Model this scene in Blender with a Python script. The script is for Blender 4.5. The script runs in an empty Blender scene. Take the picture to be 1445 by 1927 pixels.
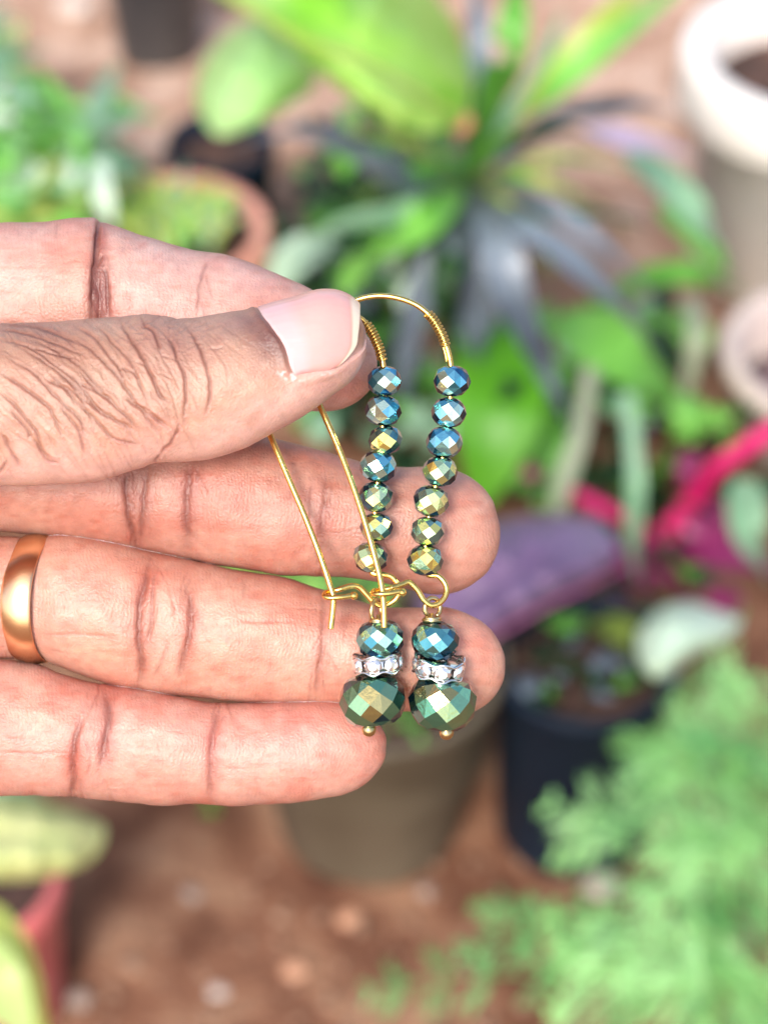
import bpy, bmesh, math, random
import numpy as np
from mathutils import Vector, Matrix, Quaternion
random.seed(7); rng = np.random.default_rng(7)
C = bpy.context.scene.collection
R = math.radians

# ------------------------------------------------------------ camera, sky, sun
S = 0.0635e-3                 # metres per photograph pixel at the hand
D = 4409.0                    # camera distance to the hand, in those pixels
W0, H0 = 1445.0, 1927.0
PITCH = R(42.0); CAMH = 0.98
FOV = 2*math.atan(H0/2/D)
sc = bpy.context.scene
cam = bpy.data.cameras.new('camera'); camo = bpy.data.objects.new('camera', cam); C.objects.link(camo)
camo.location = (0, 0, CAMH); camo.rotation_euler = (math.pi/2 - PITCH, 0, 0)
cam.sensor_fit = 'VERTICAL'; cam.sensor_height = 36; cam.sensor_width = 27
cam.lens = 18/math.tan(FOV/2); cam.clip_start = 0.01; cam.clip_end = 200
cam.dof.use_dof = True; cam.dof.focus_distance = (D + 35)*S
cam.dof.aperture_fstop = cam.lens/4.1; cam.dof.aperture_blades = 0
sc.camera = camo
SUN_EL, SUN_AZ = R(44), R(196)          # azimuth from +Y, clockwise: behind and left of the camera
w = bpy.data.worlds.new('World'); sc.world = w; w.use_nodes = True
nt = w.node_tree; bg = nt.nodes['Background']
sky = nt.nodes.new('ShaderNodeTexSky'); sky.sky_type = 'NISHITA'; sky.sun_disc = False
sky.sun_elevation = SUN_EL; sky.sun_rotation = SUN_AZ; sky.air_density = 1.0; sky.dust_density = 3.0; sky.ozone_density = 1.0
nt.links.new(sky.outputs[0], bg.inputs[0]); bg.inputs[1].default_value = 0.15
sun = bpy.data.lights.new('sun', 'SUN'); suno = bpy.data.objects.new('sun', sun); C.objects.link(suno)
sun.energy = 1.6; sun.angle = R(14); sun.color = (1, 0.975, 0.94)
sdir = Vector((math.sin(SUN_AZ)*math.cos(SUN_EL), math.cos(SUN_AZ)*math.cos(SUN_EL), math.sin(SUN_EL)))
suno.rotation_euler = sdir.to_track_quat('Z', 'Y').to_euler()
sc.view_settings.view_transform = 'Standard'; sc.view_settings.look = 'None'
sc.view_settings.exposure = 1.0; sc.view_settings.gamma = 1.0
sc.cycles.max_bounces = 8; sc.cycles.caustics_reflective = False; sc.cycles.caustics_refractive = False

# ------------------------------------------------------------ frames
AX = Vector((1, 0, 0)); AY = Vector((0, math.sin(PITCH), math.cos(PITCH))); AZ = Vector((0, -math.cos(PITCH), math.sin(PITCH)))
CAMP = Vector((0, 0, CAMH))
HORG = CAMP - AZ*(D*S)
HM = Matrix(((AX.x, AY.x, AZ.x, HORG.x), (AX.y, AY.y, AZ.y, HORG.y), (AX.z, AY.z, AZ.z, HORG.z), (0, 0, 0, 1)))
def Lp(px, py, z=0.0):        # hand-frame point in metres
    k = 1 - z/D
    return Vector(((px - W0/2)*k*S, (H0/2 - py)*k*S, z*S))
def ray(px, py):
    return (AX*((px - W0/2)/D) + AY*((H0/2 - py)/D) - AZ).normalized()
def at(px, py, h=0.0):        # point of the garden at height h
    d = ray(px, py); return CAMP + d*((CAMH - h)/-d.z)
def ppx(px, py, h=0.0):       # metres per pixel there
    return (at(px, py, h) - CAMP).dot(-AZ)/D

# ------------------------------------------------------------ helpers
def tag(o, label=None, cat=None, group=None, kind=None):
    if label: o['label'] = label
    if cat: o['category'] = cat
    if group: o['group'] = group
    if kind: o['kind'] = kind
    return o
def empty(name, m=None, parent=None):
    o = bpy.data.objects.new(name, None); o.empty_display_size = 0.005; C.objects.link(o)
    if isinstance(m, Matrix): o.matrix_world = m
    elif m is not None: o.location = m
    if parent: o.parent = parent
    return o
def meshdata(name, V, F, smooth=True):
    me = bpy.data.meshes.new(name)
    me.from_pydata([tuple(v) for v in V], [], [tuple(f) for f in F]); me.update()
    if smooth: me.polygons.foreach_set('use_smooth', [True]*len(me.polygons))
    return me
def obj(name, me, mat=None, parent=None, m=None):
    o = bpy.data.objects.new(name, me); C.objects.link(o)
    if mat and me and not me.materials: me.materials.append(mat)
    if parent: o.parent = parent
    if m is not None: o.matrix_local = m
    return o
def catmull(P, n=8):
    P = [Vector(p) for p in P]; out = []
    for i in range(len(P) - 1):
        p0 = P[max(i-1, 0)]; p1 = P[i]; p2 = P[i+1]; p3 = P[min(i+2, len(P)-1)]
        for k in range(n):
            t = k/n
            out.append(0.5*((2*p1) + (p2-p0)*t + (2*p0-5*p1+4*p2-p3)*t*t + (3*p1-p0-3*p2+p3)*t*t*t))
    out.append(P[-1]); return out
def frames(P):
    T = [(P[min(i+1, len(P)-1)] - P[max(i-1, 0)]).normalized() for i in range(len(P))]
    n = T[0].orthogonal().normalized(); out = []
    for i, t in enumerate(T):
        n = (n - t*n.dot(t))
        n = n.normalized() if n.length > 1e-9 else t.orthogonal().normalized()
        out.append((t, n, t.cross(n)))
    return out
def tube(P, r, seg=10, V=None, F=None, caps=True):
    V = [] if V is None else V; F = [] if F is None else F
    fr = frames(P); b = len(V); n = len(P)
    for i, p in enumerate(P):
        rr = r[i] if isinstance(r, (list, tuple)) else r
        t, u, v = fr[i]
        for k in range(seg):
            a = 2*math.pi*k/seg
            V.append(p + (u*math.cos(a) + v*math.sin(a))*rr)
    for i in range(n-1):
        for k in range(seg):
            F.append((b+i*seg+k, b+i*seg+(k+1) % seg, b+(i+1)*seg+(k+1) % seg, b+(i+1)*seg+k))
    if caps:
        F.append(tuple(b+k for k in reversed(range(seg)))); F.append(tuple(b+(n-1)*seg+k for k in range(seg)))
    return V, F
def lathe(prof, seg=48):
    V, F = [], []; n = len(prof)
    for r, z in prof:
        for k in range(seg):
            a = 2*math.pi*k/seg; V.append((r*math.cos(a), r*math.sin(a), z))
    for i in range(n-1):
        for k in range(seg):
            F.append((i*seg+k, i*seg+(k+1) % seg, (i+1)*seg+(k+1) % seg, (i+1)*seg+k))
    return V, F
def ball(c, r, V, F, seg=14, rings=8, sz=1.0, ax=None):
    b = len(V); q = Vector((0, 0, 1)).rotation_difference(ax) if ax else Quaternion()
    for i in range(rings+1):
        ph = math.pi*i/rings
        for k in range(seg):
            a = 2*math.pi*k/seg
            V.append(Vector(c) + q @ Vector((r*math.sin(ph)*math.cos(a), r*math.sin(ph)*math.sin(a), r*sz*math.cos(ph))))
    for i in range(rings):
        for k in range(seg):
            F.append((b+i*seg+k, b+(i+1)*seg+k, b+(i+1)*seg+(k+1) % seg, b+i*seg+(k+1) % seg))

# ------------------------------------------------------------ materials
def mat(name, base=(.5, .5, .5), rough=.5, metal=0., spec=.5, noise=None, nscale=30., bump=0., bscale=200., trans=0., coat=0., sss=0.):
    m = bpy.data.materials.new(name); m.use_nodes = True; t = m.node_tree; b = t.nodes['Principled BSDF']
    b.inputs['Base Color'].default_value = (*base, 1); b.inputs['Roughness'].default_value = rough
    b.inputs['Metallic'].default_value = metal; b.inputs['Specular IOR Level'].default_value = spec
    b.inputs['Coat Weight'].default_value = coat
    tc = t.nodes.new('ShaderNodeTexCoord')
    if noise:
        n = t.nodes.new('ShaderNodeTexNoise'); n.inputs['Scale'].default_value = nscale; n.inputs['Detail'].default_value = 5
        t.links.new(tc.outputs['Object'], n.inputs['Vector'])
        r = t.nodes.new('ShaderNodeValToRGB'); r.color_ramp.elements[0].position = .35; r.color_ramp.elements[1].position = .66
        r.color_ramp.elements[0].color = (*base, 1); r.color_ramp.elements[1].color = (*noise, 1)
        t.links.new(n.outputs['Fac'], r.inputs[0]); t.links.new(r.outputs[0], b.inputs['Base Color'])
    if bump:
        n2 = t.nodes.new('ShaderNodeTexNoise'); n2.inputs['Scale'].default_value = bscale; n2.inputs['Detail'].default_value = 4
        t.links.new(tc.outputs['Object'], n2.inputs['Vector'])
        bp = t.nodes.new('ShaderNodeBump'); bp.inputs['Strength'].default_value = 1; bp.inputs['Distance'].default_value = bump
        t.links.new(n2.outputs['Fac'], bp.inputs['Height']); t.links.new(bp.outputs[0], b.inputs['Normal'])
    if trans:
        tr = t.nodes.new('ShaderNodeBsdfTranslucent'); mx = t.nodes.new('ShaderNodeMixShader'); mx.inputs[0].default_value = trans
        out = t.nodes['Material Output']
        if noise: t.links.new(r.outputs[0], tr.inputs[0])
        else: tr.inputs[0].default_value = (*base, 1)
        t.links.new(b.outputs[0], mx.inputs[1]); t.links.new(tr.outputs[0], mx.inputs[2]); t.links.new(mx.outputs[0], out.inputs[0])
    return m
GOLD = mat('gold wire', (0.88, 0.60, 0.17), .2, 1.0, bump=0.00002, bscale=2500)
COILM = mat('bronze coil wire', (0.66, 0.43, 0.12), .3, 1.0)
BRASS = mat('pale brass pin', (0.66, 0.50, 0.24), .28, 1.0, bump=0.00003, bscale=1500)
RGOLD = mat('rose gold band', (0.90, 0.56, 0.31), .27, 1.0, bump=0.000015, bscale=900)
SILVER = mat('silver rim', (0.78, 0.77, 0.74), .2, 1.0)
def crystal_mat():
    m = bpy.data.materials.new('clear foiled crystal'); m.use_nodes = True; t = m.node_tree; b = t.nodes['Principled BSDF']
    b.inputs['Base Color'].default_value = (.93, .9, .88, 1); b.inputs['Metallic'].default_value = .85; b.inputs['Roughness'].default_value = .05
    b.inputs['Coat Weight'].default_value = 1; return m
CRYSTAL = crystal_mat()
def bead_mat(name, cols):
    """mirror coated glass whose interference colour shifts with the viewing angle and a little from facet to facet"""
    m = bpy.data.materials.new(name); m.use_nodes = True; t = m.node_tree; b = t.nodes['Principled BSDF']
    lw = t.nodes.new('ShaderNodeLayerWeight'); lw.inputs[0].default_value = .5
    a = t.nodes.new('ShaderNodeAttribute'); a.attribute_name = 'tint'
    ma = t.nodes.new('ShaderNodeMath'); ma.operation = 'MULTIPLY_ADD'; ma.inputs[1].default_value = .62
    t.links.new(a.outputs['Fac'], ma.inputs[0]); t.links.new(lw.outputs['Facing'], ma.inputs[2])
    r = t.nodes.new('ShaderNodeValToRGB'); cr = r.color_ramp
    while len(cr.elements) < len(cols): cr.elements.new(.5)
    for e, (p, c) in zip(cr.elements, cols): e.position = p; e.color = (*c, 1)
    t.links.new(ma.outputs[0], r.inputs[0]); t.links.new(r.outputs[0], b.inputs['Base Color'])
    b.inputs['Metallic'].default_value = .92; b.inputs['Roughness'].default_value = .08
    tc = t.nodes.new('ShaderNodeTexCoord'); n = t.nodes.new('ShaderNodeTexNoise'); n.inputs['Scale'].default_value = 9; n.inputs['Detail'].default_value = 6
    t.links.new(tc.outputs['Object'], n.inputs['Vector'])
    bp = t.nodes.new('ShaderNodeBump'); bp.inputs['Strength'].default_value = .045; bp.inputs['Distance'].default_value = .012
    t.links.new(n.outputs['Fac'], bp.inputs['Height']); t.links.new(bp.outputs[0], b.inputs['Normal'])
    b.inputs['Coat Weight'].default_value = .6; b.inputs['Coat Roughness'].default_value = .03
    return m
BLUEB = bead_mat('blue green coated glass', [(0, (.74, .90, .66)), (.18, (.34, .74, .78)), (.42, (.08, .40, .56)), (.62, (.012, .10, .22)), (.85, (.003, .02, .06))])
GREENB = bead_mat('yellow green coated glass', [(0, (.98, .86, .24)), (.2, (.72, .84, .40)), (.42, (.26, .50, .44)), (.62, (.03, .14, .22)), (.85, (.004, .025, .06))])
TEALB = bead_mat('teal coated glass', [(0, (.46, .74, .52)), (.2, (.22, .56, .50)), (.42, (.05, .26, .34)), (.62, (.008, .07, .13)), (.85, (.003, .018, .045))])
OLIVEB = bead_mat('olive coated glass', [(0, (.44, .38, .15)), (.06, (.28, .42, .22)), (.24, (.18, .48, .30)), (.46, (.11, .32, .22)), (.66, (.01, .08, .12)), (.9, (.003, .02, .05))])

# ------------------------------------------------------------ facetted bead
def bead_mesh(name, n, seed, hh=.84):
    rg = random.Random(seed); c = math.cos(math.pi/n); q = hh/.74
    # the heights are chosen so that every diamond facet is flat
    h1, h2, h3 = (.265, .49, .63) if n > 9 else (.31, .555, .665); r1 = c; r2 = 1-(1-r1*c)*h2/h1; r3 = r1-(r1-r2*c)*(h3-h1)/(h2-h1)
    V, F = [], []
    def ringv(r, h, off):
        b = len(V)
        for k in range(n):
            a = 2*math.pi*(k+off)/n; V.append((r*math.cos(a), r*math.sin(a), h*q))
        return b
    G = ringv(1, 0, .5)
    for s in (1, -1):
        A = ringv(r1, s*h1, 0); B = ringv(r2, s*h2, .5); C3 = ringv(r3, s*h3, 0); E = ringv(.34, s*.74, .5); I = ringv(.15, s*.70, .5)
        def add(f): F.append(f if s > 0 else tuple(reversed(f)))
        for k in range(n):
            k1 = (k+1) % n; km = (k-1) % n
            add((G+k, A+k1, B+k, A+k)); add((A+k, B+k, C3+k, B+km))
            add((B+k, C3+k1, C3+k)); add((C3+k, C3+k1, E+k)); add((C3+k, E+k, E+km)); add((E+k, I+k, I+km, E+km))
        if s > 0: AU = A
        else: AD = A
    for k in range(n): F.append((AU+k, G+(k-1) % n, AD+k, G+k))
    V = [tuple(c_ + rg.uniform(-1, 1)*(.028 if n == 8 else .013)*(abs(v[2]) < .68) for c_ in v) for v in V]      # hand cut: no two facets alike
    me = bpy.data.meshes.new(name); me.from_pydata(V, [], F); me.update()
    bm = bmesh.new(); bm.from_mesh(me); bmesh.ops.recalc_face_normals(bm, faces=bm.faces)
    bm.to_mesh(me); bm.free()
    at_ = me.attributes.new('tint', 'FLOAT', 'FACE')
    at_.data.foreach_set('value', [rg.uniform(-.5, .5) for _ in me.polygons])
    return me
def bead_set(mname, m, n, count, hh=.84):
    out = []
    for i in range(count):
        me = bead_mesh(mname, n, i*13+n, hh); me.materials.append(m); out.append(me)
    return out
SB = {'b': bead_set('blue_bead', BLUEB, 8, 4, .80), 'g': bead_set('green_bead', GREENB, 8, 4, .80),
      't': bead_set('teal_bead', TEALB, 10, 2, .76), 'o': bead_set('olive_bead', OLIVEB, 9, 2, .75)}

def orient(axis, spin):
    q = Vector((0, 0, 1)).rotation_difference(axis.normalized())
    return (q @ Quaternion((0, 0, 1), spin)).to_matrix().to_4x4()

def earring(label, org, beads, wire_path, coil_rng, front_path, catch_path, knob, drop):
    O = Lp(*org)
    root = empty('earring', HM @ Matrix.Translation(O)); tag(root, label, 'earring', 'pair of kidney wire earrings')
    def rel(p): return Lp(*p) - O
    P = catmull([rel(p) for p in wire_path], 10)
    V, F = tube(P, 5.5*S, 12)
    P2 = catmull([rel(p) for p in catch_path], 8); tube(P2, 5.0*S, 12, V, F)
    ball(rel(knob), 8*S, V, F)
    obj('ear_wire', meshdata('ear_wire', V, F), GOLD, root)
    P3 = catmull([rel(p) for p in front_path], 10)
    V, F = tube(P3, 6.0*S, 12); obj('front_wire', meshdata('front_wire', V, F), GOLD, root)
    # coil wrapped round the wire
    a, b, turns, tail = coil_rng
    fr = frames(P); idx = [i for i, p in enumerate(P) if a <= i/(len(P)-1) <= b]
    n = turns*14; cp = []
    for j in range(n+1):
        f = idx[0] + (idx[-1]-idx[0])*j/n; i = min(int(f), len(P)-2); u = f-i
        p = P[i].lerp(P[i+1], u); t, nn, bb = fr[i]; an = 2*math.pi*j/14
        wob = 1 + .06*math.sin(j*.37)
        cp.append(p + (nn*math.cos(an) + bb*math.sin(an))*7.8*S*wob)
    V, F = tube(cp, 2.6*S, 8)
    if tail:
        i1 = idx[-1]; tp = [P[k] + fr[k][1]*0 + Vector((-7.0, 2, 4))*S for k in range(i1, min(i1+int(tail), len(P)))]
        if len(tp) > 2: tube(tp, 3.4*S, 8, V, F)
    obj('wire_coil', meshdata('wire_coil', V, F), COILM, root)
    for i, (px, py, z, wd, kind, tilt, tz, spin) in enumerate(beads):
        ax = Vector((math.sin(R(tilt)), math.cos(R(tilt)), math.tan(R(tz))))
        m = Matrix.Translation(rel((px, py, z))) @ orient(ax, spin) @ Matrix.Scale(wd/2*S*1.06, 4)
        o = obj('bead', SB[kind][i % len(SB[kind])], None, root, m)
    # the drop: eye loop, bead, crystal spacer, large bead, pin head
    (lx, ly, lz, lr, lrot), (cx, cy), med, sp, big, pin = drop
    base = rel((lx, ly, lz)); q = Quaternion((0, 1, 0), lrot)
    LP = [base + q @ Vector((math.sin(t)*lr*.85, math.cos(t)*lr, 1.5*(t-3.1)))*S for t in [ -2.75 + 5.5*k/26 for k in range(27)]]
    V, F = tube(LP, 4.6*S, 10)
    nk = [rel((cx, cy, lz)) + Vector((math.cos(t)*15, -2+t*.5, math.sin(t)*15))*S for t in [k*.42 for k in range(22)]]
    tube(nk, 4.2*S, 8, V, F)
    tube([rel((cx, cy-12, lz)), rel((big[0], big[1], big[2])), rel((pin[0], pin[1], pin[2]))], 4*S, 8, V, F)
    ball(rel(pin[:3]), pin[3]*S, V, F, 16, 10)
    obj('head_pin', meshdata('head_pin', V, F), BRASS, root)
    for (px, py, z, wd, kind, tilt, tz, spin) in (med, big):
        ax = Vector((math.sin(R(tilt)), math.cos(R(tilt)), math.tan(R(tz))))
        m = Matrix.Translation(rel((px, py, z))) @ orient(ax, spin) @ Matrix.Scale(wd/2*S*1.04, 4)
        obj('bead', SB[kind][0 if px < 760 else 1], None, root, m)
    px, py, z, wd, tilt, tz, spin = sp
    ax = Vector((math.sin(R(tilt)), math.cos(R(tilt)), math.tan(R(tz))))
    sm = Matrix.Translation(rel((px, py, z))) @ orient(ax, spin) @ Matrix.Scale(wd/2*S, 4)
    V, F = [], []; N = 7; K = 112
    for s in (1, -1):
        ring_ = []
        for k in range(K):
            a_ = 2*math.pi*k/K; wv = .5 + .5*math.cos(N*a_)
            ring_.append(Vector((math.cos(a_)*(.93+.05*wv), math.sin(a_)*(.93+.05*wv), s*(.25 + .12*wv))))
        ring_.append(ring_[0]); tube(ring_, .052, 8, V, F, False)
    pv, pf = lathe([(.2, .22), (.78, .22), (.82, .17), (.82, -.17), (.78, -.22), (.2, -.22)], 48)
    b0 = len(V); V += [Vector(v) for v in pv]; F += [tuple(i+b0 for i in f) for f in pf]
    spo = obj('spacer_ring', meshdata('spacer_ring', V, F), SILVER, root, sm)
    # crystal: a small rose cut stone
    V, F = [], []
    rings = [(.37, 0), (.31, .10), (.17, .18)]
    for ri, (r_, h_) in enumerate(rings):
        for k in range(8):
            a_ = 2*math.pi*(k+.5*(ri % 2))/8; V.append((h_, r_*math.cos(a_), r_*math.sin(a_)*.95))
    for ri in range(2):
        for k in range(8):
            k1 = (k+1) % 8; o0 = ri*8; o1 = o0+8
            if ri % 2 == 0: F += [(o0+k, o0+k1, o1+k), (o0+k1, o1+k1, o1+k)]
            else: F += [(o0+k, o1+k1, o1+k), (o0+k, o0+k1, o1+k1)]
    F.append(tuple(16+k for k in range(8))); cm = meshdata('crystal', V, F, False); cm.materials.append(CRYSTAL)
    for k in range(N):
        a_ = 2*math.pi*k/N
        obj('crystal', cm, None, spo, Matrix.Rotation(a_, 4, 'Z') @ Matrix.Translation((.87, 0, 0)) @ Matrix.Rotation(random.uniform(-.4, .4), 4, 'X'))
    return root

rs = lambda: random.uniform(0, 6.28)
Rb = [(850, 717, -62, 68, 'b', 2, 6), (844, 776, -62, 65, 'b', 6, 10), (836, 832, -60, 68, 'b', 4, 2), (828, 887, -60, 65, 'g', 6, 12),
      (811, 943, -60, 67, 'g', 14, 8), (804, 1000, -60, 63, 'g', 8, 4), (800, 1054, -60, 66, 'g', 4, 14)]
Lb = [(723, 717, -68, 65, 'b', -2, 8), (721, 773, -68, 67, 'b', 6, 4), (725, 828, -68, 62, 'g', -6, 10), (712, 878, -68, 69, 'b', 10, 2),
      (707, 935, -68, 65, 'g', 4, 14), (708, 992, -68, 61, 'g', 0, 6), (698, 1049, -68, 65, 'g', 8, 12)]
Rb = [(*b, rs()) for b in Rb]; Lb = [(*b, rs()) for b in Lb]
earring('right earring of the pair, arched gold wire fully visible above the blue-green beads', (670, 568, -62), Rb,
    [(600, 640, -70), (632, 590, -68), (668, 566, -64), (706, 557, -62), (745, 560, -60), (785, 575, -60), (815, 602, -60), (836, 642, -61), (848, 690, -62),
     (846, 760, -62), (836, 832, -60), (828, 887, -60), (811, 943, -60), (804, 1000, -60), (799, 1050, -60), (804, 1080, -60), (824, 1084, -60), (838, 1100, -58), (839, 1118, -55), (828, 1134, -50), (812, 1139, -46), (798, 1130, -44), (785, 1110, -42), (770, 1096, -40), (758, 1099, -36), (735, 1107, -25)],
    (.222, .290, 11, 8),
    [(585, 720, -66), (606, 772, -60), (640, 850, -48), (668, 925, -34), (692, 1000, -22), (712, 1075, -14), (719, 1110, -10), (722, 1140, -6), (723, 1182, -4)],
    [(750, 1102, -30), (735, 1107, -25), (718, 1110, -24), (704, 1112, -18), (702, 1117, -8), (712, 1118, 2), (730, 1117, 2), (752, 1113, -4)], (757, 1115, -6),
    ((816, 1143, -50, 18, .5), (812, 1166), (819, 1205, -52, 90, 't', 8, 10, .4), (826, 1253, -54, 98, 8, 16, .25), (833, 1322, -56, 127, 'o', 8, 12, .55), (840, 1379, -40, 14)))
earring('left earring of the pair, arched top tucked behind the thumb tip', (688, 603, -80), Lb,
    [(620, 580, -88), (655, 588, -86), (684, 604, -82), (701, 628, -78), (713, 655, -74), (721, 690, -70), (722, 745, -68), (720, 800, -68), (714, 878, -68), (707, 935, -68), (704, 992, -68), (698, 1049, -66),
     (700, 1078, -64), (718, 1081, -60), (737, 1086, -56), (749, 1102, -52), (749, 1120, -50), (736, 1134, -50), (718, 1139, -50), (703, 1133, -48), (690, 1119, -46), (675, 1105, -44), (660, 1103, -40), (640, 1109, -34)],
    (.094, .206, 12, 0),
    [(500, 800, -66), (514, 832, -60), (545, 905, -48), (575, 975, -38), (602, 1045, -30), (622, 1105, -24), (627, 1125, -22), (626, 1150, -20), (622, 1184, -18)],
    [(652, 1105, -38), (640, 1109, -34), (624, 1113, -34), (612, 1116, -28), (611, 1122, -18), (620, 1125, -12), (640, 1124, -12), (660, 1121, -18)], (666, 1121, -20),
    ((712, 1148, -50, 20, 1.15), (712, 1169), (715, 1202, -54, 90, 't', -3, 6, 1.2), (710, 1248, -56, 96, -4, 4, .1), (701, 1317, -58, 125, 'o', -6, 4, .2), (694, 1373, -52, 14)))

# gold band on the ring finger
V, F = [], []
prof = [(0, 0), (.25, .42), (.6, .72), (1.0, .9), (1.4, .72), (1.75, .42), (2.0, 0), (1.6, -.25), (.4, -.25)]
bw = 35.0; SEG = 120
cx_, cy_, cz_ = 74, 1126, -232
for k in range(SEG):
    a = 2*math.pi*k/SEG
    for (u, h) in prof:
        rr = 1 + h*10/125
        x = (u-1)*bw; y = math.sin(a)*122*rr; z = math.cos(a)*124*rr
        V.append((x*S, y*S, z*S))
n = len(prof)
for k in range(SEG):
    for j in range(n):
        F.append((k*n+j, k*n+(j+1) % n, ((k+1) % SEG)*n+(j+1) % n, ((k+1) % SEG)*n+j))
bandm = HM @ Matrix.Translation(Lp(cx_, cy_, cz_)) @ Matrix.Rotation(R(-13), 4, 'Y') @ Matrix.Rotation(R(-3), 4, 'Z')
o = obj('finger_ring', meshdata('finger_ring', V, F), RGOLD); o.matrix_world = bandm
o.modifiers.new('s', 'SUBSURF').render_levels = 1
tag(o, 'plain polished rose gold band worn on the ring finger', 'ring')
# ------------------------------------------------------------ the hand
def pchip(xk, yk, x):
    xk = np.asarray(xk, float); yk = np.asarray(yk, float); h = np.diff(xk); d = np.diff(yk)/h
    m = np.zeros_like(yk); m[0] = d[0]; m[-1] = d[-1]
    for i in range(1, len(xk)-1):
        if d[i-1]*d[i] > 0:
            w1 = 2*h[i]+h[i-1]; w2 = h[i]+2*h[i-1]; m[i] = (w1+w2)/(w1/d[i-1]+w2/d[i])
    i = np.clip(np.searchsorted(xk, x)-1, 0, len(xk)-2); t = (x-xk[i])/h[i]
    t = np.clip(t, 0, 1)
    return ((2*t**3-3*t**2+1)*yk[i] + (t**3-2*t**2+t)*h[i]*m[i] + (-2*t**3+3*t**2)*yk[i+1] + (t**3-t**2)*h[i]*m[i+1])
def vnoise(x, y, seed=0):
    """smooth value noise on numpy arrays"""
    g = np.random.default_rng(seed).random((256, 256))
    xi = np.floor(x).astype(int); yi = np.floor(y).astype(int); fx = x-xi; fy = y-yi
    fx = fx*fx*(3-2*fx); fy = fy*fy*(3-2*fy)
    a = g[xi % 256, yi % 256]; b = g[(xi+1) % 256, yi % 256]; c = g[xi % 256, (yi+1) % 256]; d = g[(xi+1) % 256, (yi+1) % 256]
    return (a*(1-fx)+b*fx)*(1-fy) + (c*(1-fx)+d*fx)*fy
class Finger:
    def __init__(s, st, tip, exps=(2.15, 2.3)):
        """st: (x, top y, bottom y, depth centre, depth radius); tip: (x where rounding starts, tip x, tip centre y)"""
        s.k = np.array(st, float); s.xb, s.xt, s.cy = tip; s.e, s.pe = exps
    def section(s, x):
        top, bot, zc, rd = (pchip(s.k[:, 0], s.k[:, i], x) for i in (1, 2, 3, 4))
        u = np.clip((x-s.xb)/(s.xt-s.xb), 0, 1); f = (1-u**s.pe)**(1/s.pe)
        # the centre slides to the tip centre along the rounding
        top = s.cy + (top-s.cy)*f; bot = s.cy + (bot-s.cy)*f; rd = rd*f
        return (top+bot)/2, (bot-top)/2, zc, rd
    def surf(s, x, th):
        cy, hy, zc, rd = s.section(x)
        c, n = np.cos(th), np.sin(th); e = 2/s.e
        return x, cy - hy*np.sign(n)*np.abs(n)**e, zc + rd*np.sign(c)*np.abs(c)**e
    def grid(s, step=2.1):
        xl = s.k[0, 0]
        xs = np.concatenate([np.linspace(xl, -60, max(3, int((-60-xl)/22))), np.arange(-58, s.xb, step)])
        nt_ = int((s.xt-s.xb)*1.5/step); u = np.sin(np.linspace(0, math.pi/2, nt_+1))
        xs = np.concatenate([xs, s.xb+(s.xt-s.xb)*u[:-1], [s.xt-.02]])
        hy = np.max((s.k[:, 2]-s.k[:, 1])/2); nf = int(hy*3.3/step)
        th = np.concatenate([np.linspace(-1.75, 1.75, nf), np.linspace(1.75, 2*math.pi-1.75, 34)[1:-1]])
        return xs, th

thumb = Finger([(-1000, 760, 1160, -120, 170), (-700, 690, 1090, -40, 160), (-400, 640, 1000, 20, 140), (-150, 618, 935, 38, 128), (0, 609, 914, 42, 124), (50, 606, 915, 43, 124),
    (100, 603, 912, 43, 124), (150, 600, 908, 43, 123), (200, 596, 900, 43, 122), (240, 593, 889, 43, 121), (268, 591, 880, 44, 121), (300, 596, 870, 44, 121), (345, 600, 870, 44, 118), (375, 597, 868, 44, 116),
    (420, 590, 858, 44, 113), (470, 581, 840, 44, 110), (520, 567, 813, 42, 106), (560, 556, 791, 40, 102), (600, 544, 765, 36, 97), (640, 538, 745, 32, 90), (690, 535, 735, 28, 84)],
    (585, 690, 640), (2.25, 2.35))
index = Finger([(-900, 450, 760, -330, 150), (-400, 432, 730, -260, 132), (0, 418, 700, -190, 122), (100, 415, 705, -182, 122), (150, 411, 708, -180, 122), (176, 410, 708, -182, 118), (187, 415, 705, -184, 110),
    (200, 419, 705, -183, 113), (225, 428, 706, -180, 116), (270, 443, 712, -178, 116), (330, 461, 722, -174, 114), (385, 474, 735, -172, 110), (420, 481, 744, -172, 111), (500, 505, 760, -170, 108), (585, 543, 774, -166, 98), (650, 580, 776, -160, 88), (710, 600, 776, -158, 80)],
    (590, 708, 683))
middle = Finger([(-700, 740, 1040, -300, 140), (-300, 750, 1012, -268, 130), (0, 760, 1002, -250, 124), (120, 768, 1014, -244, 122), (220, 778, 1030, -240, 118), (265, 783, 1040, -240, 112), (310, 786, 1047, -238, 116), (360, 792, 1056, -236, 113),
    (430, 803, 1069, -232, 116), (520, 824, 1080, -230, 114), (600, 847, 1084, -230, 110), (650, 860, 1088, -230, 111), (740, 878, 1102, -230, 110), (800, 880, 1116, -230, 106), (860, 876, 1122, -228, 100), (945, 880, 1124, -224, 92)],
    (800, 941, 1002), (2.2, 2.15))
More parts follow.
